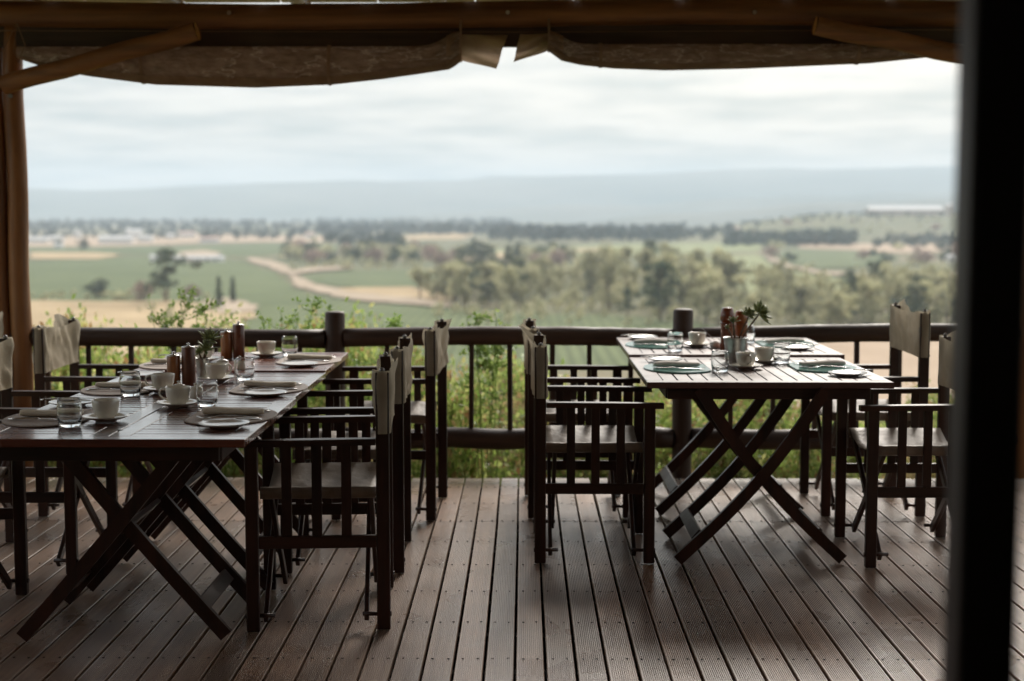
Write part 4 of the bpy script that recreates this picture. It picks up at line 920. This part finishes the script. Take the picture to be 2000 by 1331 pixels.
for (x, y, tb, lab) in [(-1.432, 4.47, 'L1', 'nearest, at the left front of the left tables'), (-1.454, 5.25, 'L2', 'beside the cup left of the front peppermills'), (-1.105, 4.96, 'L1', 'just right of the cup before the front peppermills'), (-1.128, 5.76, 'L2', 'beside the middle right place, left tables'), (-1.10, 6.70, 'L3', 'at the railing end of the left tables'),
      (0.727, 6.86, 'R2', 'at the back left of the right tables'), (0.835, 6.07, 'R1', 'at the front left of the right tables, before the plant pot'), (1.16, 6.43, 'R1', 'right of the cups on the right tables')]:
    place('tumbler', TUM, 'clear glass tumbler ' + lab, 'glass', x, y, ZT[tb] + 0.0005, 0, 'clear glass tumblers')
def mill(x, y, z, h, r, m, label, classic=False):
    t = thing('pepper_mill', label, 'pepper mill', (x, y, z), random.uniform(0, 6))
    if classic:
        b = MB(); b.lathe([(0.0001, 0), (r * 0.95, 0), (r, 0.004), (r * 0.93, h * .18), (r * 0.86, h * .4), (r * 0.96, h * .62), (r, h * .645), (r * .9, h * .66), (0.0001, h * .66)], 30); b.build('body', m, t)
        b = MB(); b.lathe([(0.0001, h * .662), (r * .85, h * .662), (r * .98, h * .69), (r * 1.0, h * .78), (r * .98, h * .86), (r * .8, h * .97), (r * .72, h), (0.0001, h * 1.005)], 30); b.build('head', m, t)
    else:
        b = MB(); b.lathe([(0.0001, 0), (r * .97, 0), (r, 0.002), (r, h - 0.002), (r * .97, h), (0.0001, h)], 30); b.build('body', m, t)
        b = MB(); b.lathe([(0.0001, h), (r * .98, h), (r * .98, h + 0.003), (0.006, h + 0.005), (0.0045, h + 0.012), (0.007, h + 0.016), (0.0001, h + 0.018)], 24); b.build('cap', STEEL, t)
mill(-1.357, 5.515, ZT['L2'], 0.122, 0.0255, MILLW, 'shorter orange wooden mill of the front pair on the left tables')
mill(-1.300, 5.52, ZT['L2'], 0.155, 0.0265, MILLD, 'taller dark wooden mill of the front pair on the left tables')
mill(-1.368, 6.561, ZT['L3'], 0.122, 0.027, MILLW, 'shorter orange wooden mill of the pair near the railing')
mill(-1.313, 6.565, ZT['L3'], 0.155, 0.027, MILLD, 'taller dark wooden mill of the pair near the railing')
mill(0.985, 6.93, ZT['R2'], 0.205, 0.034, MILLR, 'tall red-brown turned mill on the right tables', True)
mill(1.062, 7.0, ZT['R2'], 0.185, 0.034, MILLW, 'orange-brown turned mill behind the plant pot on the right tables', True)
def jar(x, y, z, label, h=0.042, r=0.023, m=CHINA):
    t = thing('lidded_jar', label, 'jar', (x, y, z), 0, 'small lidded china jars')
    b = MB(); b.lathe([(0.0001, 0), (r * .9, 0), (r, 0.003), (r * 1.02, h * .6), (r, h), (0.0001, h)], 24); b.build('pot', m, t)
    b = MB(); b.lathe([(r * 1.05, h), (r * 1.05, h + 0.002), (r * .6, h + 0.007), (0.005, h + 0.009), (0.004, h + 0.013), (0.008, h + 0.017), (0.0001, h + 0.020)], 24); b.build('lid', m, t)
jar(-1.262, 5.20, ZT['L1'], 'lidded jar behind the cup before the front peppermills')
jar(-1.185, 5.13, ZT['L1'], 'lidded jar between the front cup and the tumbler, left tables')
jar(-1.275, 6.02, ZT['L2'], 'lidded jar by the mills near the railing, left one', 0.05, 0.026)
jar(-1.205, 6.04, ZT['L2'], 'lidded jar by the mills near the railing, right one', 0.05, 0.024)
sg = thing('sugar_bowl', 'small white sugar bowl with a spoon standing in it, on the right tables', 'bowl', (0.945, 7.03, ZT['R2']))
b = MB(); b.lathe([(0.0001, 0), (0.024, 0), (0.029, 0.008), (0.031, 0.028), (0.029, 0.028), (0.026, 0.010), (0.0001, 0.008)], 26); b.build('bowl', WHITE, sg)
b = MB(); b.lathe([(0.027, 0.018), (0.018, 0.030), (0.006, 0.036), (0.0001, 0.037)], 18); b.build('sugar', plain('sugar', (0.8, 0.78, 0.74), 0.7), sg)
o = obj('sugar_spoon', SPOON, None, (0.92, 7.02, ZT['R2'] + 0.045), (0, R(48), 0)); tag(o, 'little spoon standing in the sugar bowl on the right tables', 'spoon')
b = MB(); b.lathe([(0.0001, 0), (0.022, 0), (0.024, 0.003), (0.024, 0.055), (0.021, 0.075), (0.014, 0.095), (0.0125, 0.12), (0.0145, 0.126), (0.013, 0.126), (0.011, 0.118), (0.0125, 0.095), (0.019, 0.074), (0.0215, 0.055), (0.0215, 0.008), (0.0001, 0.006)], 28)
o = b.build('glass_bottle', GLASS, None, (1.158, 7.32, ZT['R2'])); tag(o, 'small clear glass bottle behind the succulent on the right tables', 'bottle')

def pot(x, y, z, h, r0, r1, label, ribs):
    t = thing('metal_plant_pot', label, 'plant pot', (x, y, z)); pr = [(0.0001, 0.002), (r0 * .98, 0.0), (r0, 0.002)]
    for i in range(1, 14):
        f_ = i / 14; rr_ = r0 + (r1 - r0) * f_; pr.append((rr_ * (1.015 if (i in ribs) else 1), h * f_))
    pr += [(r1, h * .97), (r1 * 1.05, h), (r1 * 1.03, h + 0.002), (r1 * .95, h * .96), (r1 * .9, h * .85), (0.0001, h * .85)]
    b = MB(); b.lathe(pr, 34); b.build('pot', GALV, t)
    b = MB(); rq = random.Random(9)
    for i in range(90):
        a = rq.uniform(0, 6.28); q = r1 * .86 * math.sqrt(rq.random()); s = rq.uniform(.003, .0055); zc = h * .88 + rq.uniform(0, .006)
        b.box((q * math.cos(a), q * math.sin(a), zc), (s * 2, s * 1.6, s * 1.4), s * .3, Matrix.Rotation(rq.uniform(0, 3), 3, 'Z'))
    o_ = b.build('gravel', GRAV, t); tag(o_, kind='stuff')
    return t
def succulent(t, heads, h):
    """heads: (x, y, z, radius, tilt vector, leaves)"""
    rq = random.Random(12)
    for (hx_, hy_, hz_, ra, tilt, nl, blade) in heads:
        b = MB(); b.tube([(hx_ * .2, hy_ * .2, h * .86), (hx_ * .6, hy_ * .6, h * .86 + (hz_ - h * .86) * .55), (hx_, hy_, hz_)], [0.0045, 0.004, 0.0035], 8); b.build('stem', STEM, t)
        td = Vector(tilt).normalized(); q = td.to_track_quat('Z', 'Y')
        me = None
        for i in range(nl):
            a = i * 2.39996; f_ = i / nl; el_ = R(8 + 72 * f_); ln = ra * (1 - 0.35 * f_) * rq.uniform(.85, 1.1)
            if me is None:
                m_ = MB(); n = 7; vs = []
                for k in range(n):
                    u = k / (n - 1); w = blade * (math.sin(math.pi * min(1, u * 0.9 + .1)) ** .8) * (1 if u < 1 else .1); zz_ = 0.12 * u * u
                    for a2 in range(6): vs.append((u, math.cos(a2 * math.pi / 3) * w, zz_ + math.sin(a2 * math.pi / 3) * w * .45))
                m_.add(vs, [(k * 6 + j, k * 6 + (j + 1) % 6, (k + 1) * 6 + (j + 1) % 6, (k + 1) * 6 + j) for k in range(n - 1) for j in range(6)] + [tuple(range(6))[::-1], tuple((n - 1) * 6 + j for j in range(6))], True); me = m_.mesh('leaf', SUCC)
            o_ = obj('leaf', me, t, (hx_, hy_, hz_)); dv = Vector((math.cos(a) * math.cos(el_), math.sin(a) * math.cos(el_), math.sin(el_))); dv = q @ dv
            o_.rotation_mode = 'QUATERNION'; o_.rotation_quaternion = dv.to_track_quat('X', 'Z'); o_.scale = (ln, ln, ln)
pl_ = pot(-1.30, 5.76, ZT['L2'], 0.088, 0.021, 0.027, 'small galvanised pot with a spiky succulent on the left tables', (5, 6, 10))
succulent(pl_, [(0.032, 0, 0.165, 0.062, (0.35, -.5, 1), 30, .16), (0.018, -0.01, 0.125, 0.055, (.1, -.7, .7), 26, .16), (-0.012, 0.0, 0.108, 0.04, (-.5, -.4, .8), 16, .16)], 0.088)
pr_ = pot(0.945, 6.385, ZT['R1'], 0.118, 0.036, 0.053, 'larger galvanised bucket pot with a leggy succulent on the right tables', (6, 7, 8))
succulent(pr_, [(0.105, 0, 0.225, 0.072, (0.8, -.4, .5), 34, .17), (0.06, 0.01, 0.215, 0.058, (.1, -.5, 1), 24, .17), (-0.01, 0.0, 0.19, 0.036, (-.2, -.5, .9), 20, .2), (-0.035, 0.01, 0.162, 0.024, (-.4, -.4, .8), 10, .2)], 0.118)

# ------------------------------------------------------------------ shrubs beyond the railing
def shrub_proto(seed, W_, H_, nl, m, ls=0.017):
    r = np.random.default_rng(seed); ns = 26; P = []; st = MB()
    for i in range(ns):
        a = r.random() * 6.28; q = math.sqrt(r.random()) * W_ * .5; tx, ty = q * math.cos(a), q * math.sin(a) * .8; hz_ = H_ * (0.55 + 0.45 * r.random()) * (1 - 0.35 * (q / (W_ * .5)) ** 2)
        p0 = np.array([tx * .25, ty * .25, 0]); p1 = np.array([tx * .8, ty * .8, hz_ * .55]); p2 = np.array([tx, ty, hz_])
        st.tube([tuple(p0), tuple(p1), tuple(p2)], [.009, .006, .002], 5)
        k = nl // ns; u = r.random(k) ** .6; c = (1 - u)[:, None] ** 2 * p0 + (2 * u * (1 - u))[:, None] * p1 + (u ** 2)[:, None] * p2
        P.append(c + r.normal(size=(k, 3)) * np.array([.06, .06, .05]))
    P = np.concatenate(P); P[:, 2] = np.abs(P[:, 2]); n = len(P)
    a = r.normal(size=(n, 3)) + np.array([0, 0, .5]); a /= np.linalg.norm(a, axis=1)[:, None]; b = np.cross(a, r.normal(size=(n, 3))); b /= np.linalg.norm(b, axis=1)[:, None]
    s = ls * (.6 + .8 * r.random((n, 1))); c = np.cross(a, b)
    V = np.stack([P, P + a * s + b * s * .5 + c * s * .15, P + a * s * 2, P + a * s - b * s * .5 + c * s * .15], 1).reshape(-1, 3)
    return npmesh('foliage', V, np.arange(n * 4).reshape(n, 4), m), st.mesh('stem', STEM)
SH = [shrub_proto(40 + i, 1.0, 0.9, 9600, LEAF, .019) for i in range(3)]; SD = [shrub_proto(60 + i, 1.0, 0.7, 5600, DRY, .016) for i in range(2)]
rs = random.Random(21)
def shrub(x, y, w, h, dry, label, z=None):
    z = float(land_z(x, y)) if z is None else z; e = thing('shrub', label, 'shrub', (x, y, z - .03), rs.uniform(0, 6), 'shrubs below the railing'); e.scale = (w, w, h / 0.78)
    f_, s_ = rs.choice(SD if dry else SH); o_ = obj('foliage', f_, e); tag(o_, kind='stuff'); obj('stem', s_, e)
SHRUBS = []
for row, (yy, hh) in enumerate(((8.15, 0.66), (8.8, 1.12), (9.7, 1.18), (10.9, 1.2), (12.2, 1.1))):
    x = -3.9 + 0.35 * (row % 2)
    while x < 4.2:
        if row == 0: top, dry = 0.62, rs.random() < .75
        else:
            k = 1.12 if x / yy < -0.01 else (0.82 if x / yy < 0.10 else 0.9)
            if 0.19 < x / yy < 0.28: k = 0.6
            top, dry = hh * k * rs.uniform(.85, 1.1), rs.random() < .22
        SHRUBS.append((x, yy + rs.uniform(-.2, .2), rs.uniform(.95, 1.25), top, dry)); x += rs.uniform(.55, .7)
for x, y, w, h, d in SHRUBS:
    side = 'left' if x < -1 else ('middle' if x < 0.9 else 'right'); dep = 'just under the railing' if y < 8.6 else ('behind the balusters' if y < 10.3 else 'at the back of the bank')
    shrub(x, y, w, h, d, ('dry brown ' if d else ('large ' if h * w > 1.35 else ('wide ' if w > 1.1 else 'small ')) + 'leafy ') + 'shrub ' + dep + ', ' + side + ' part of the bank')
def shoots(x, y, spread, top, n, label, seed):
    r = random.Random(seed); z0 = float(land_z(x, y)); e = thing('leafy_shoots', label, 'plant', (x, y, z0)); H_ = top - z0; V = []
    st = MB(); q = []
    for i in range(n):
        dx = spread * ((i + .5) / n - .5) * 2 + r.uniform(-.04, .04); hz_ = H_ * r.uniform(.86, 1.0); p0 = Vector((dx * .2, 0, 0)); p2 = Vector((dx, r.uniform(-.1, .1), hz_)); p1 = Vector((dx * .45, 0, hz_ * .75))
        pts = [p0 * (1 - u) ** 2 + p1 * 2 * u * (1 - u) + p2 * u * u + Vector((r.uniform(-.012, .012), 0, r.uniform(-.012, .012))) * (u > .5) for u in [k / 16 for k in range(17)]]
        st.tube(pts, [.005 * (1 - .7 * k / 16) for k in range(17)], 5); q += [(p, .3 + .7 * (k / 16)) for k, p in enumerate(pts) if k > 7]
        for b_ in range(6):
            k = r.randint(9, 15); a = pts[k]; c_ = a + Vector((r.uniform(-.13, .13), r.uniform(-.05, .05), r.uniform(.0, .1))); m_ = (a + c_) / 2 + Vector((0, 0, -.01)); st.tube([a, m_, c_], [.0025, .002, .001], 4); q += [(a.lerp(c_, u), 1) for u in (.35, .5, .65, .8, .9, 1)]
    st.build('stem', SPRIG, e); lf = MB()
    for p, wgt in q:
        for _ in range(r.choice((3, 4, 5))):
            a = Vector((r.gauss(0, 1), r.gauss(0, 1), r.gauss(.4, 1))).normalized(); b_ = a.cross(Vector((r.gauss(0, 1), r.gauss(0, 1), r.gauss(0, 1)))).normalized(); s = r.uniform(.009, .016); p_ = p + a * .006
            lf.add([p_, p_ + a * s + b_ * s * .55, p_ + a * 2 * s, p_ + a * s - b_ * s * .55], [(0, 1, 2, 3)])
    me = bpy.data.meshes.new('leaves'); me.from_pydata(lf.v, [], lf.f); me.materials.append(SPRIG); o_ = obj('leaves', me, e); tag(o_, kind='stuff')
shoots(-2.0, 8.3, .19, 0.95, 6, 'green shoots rising above the rail left of the potted succulent', 1)
shoots(-1.78, 8.3, .12, 0.86, 5, 'lower green shoots above the rail behind the potted succulent', 2)
shoots(-1.33, 8.3, .22, 0.95, 7, 'broad spray of green shoots above the rail left of the railing post', 3)
shoots(-0.93, 8.3, .08, 0.88, 2, 'short green shoots just right of the railing post', 4)
shoots(-0.73, 8.3, .05, 0.88, 2, 'single thin shoot above the rail in the middle', 5)
shoots(-0.22, 8.3, .16, 0.86, 7, 'pale shoots above the rail left of the right-hand chairs', 6)
shoots(-2.55, 8.3, .03, 0.80, 1, 'tiny shoot tip above the rail at the left', 7)

# ------------------------------------------------------------------ haze
hz = MB(); hz.box((0, 0, 145), (24400, 24400, 420)); ho = hz.build('haze', None)
hm = bpy.data.materials.new('air'); hm.use_nodes = True; t = hm.node_tree; t.nodes.remove(t.nodes.get('Principled BSDF'))
pv = t.nodes.new('ShaderNodeVolumePrincipled'); pv.inputs['Color'].default_value = (0.74, 0.86, 0.97, 1); pv.inputs['Density'].default_value = 1.25e-4; pv.inputs['Anisotropy'].default_value = 0.0
t.links.new(pv.outputs[0], t.nodes.get('Material Output').inputs['Volume']); ho.data.materials.append(hm); tag(ho, kind='stuff')
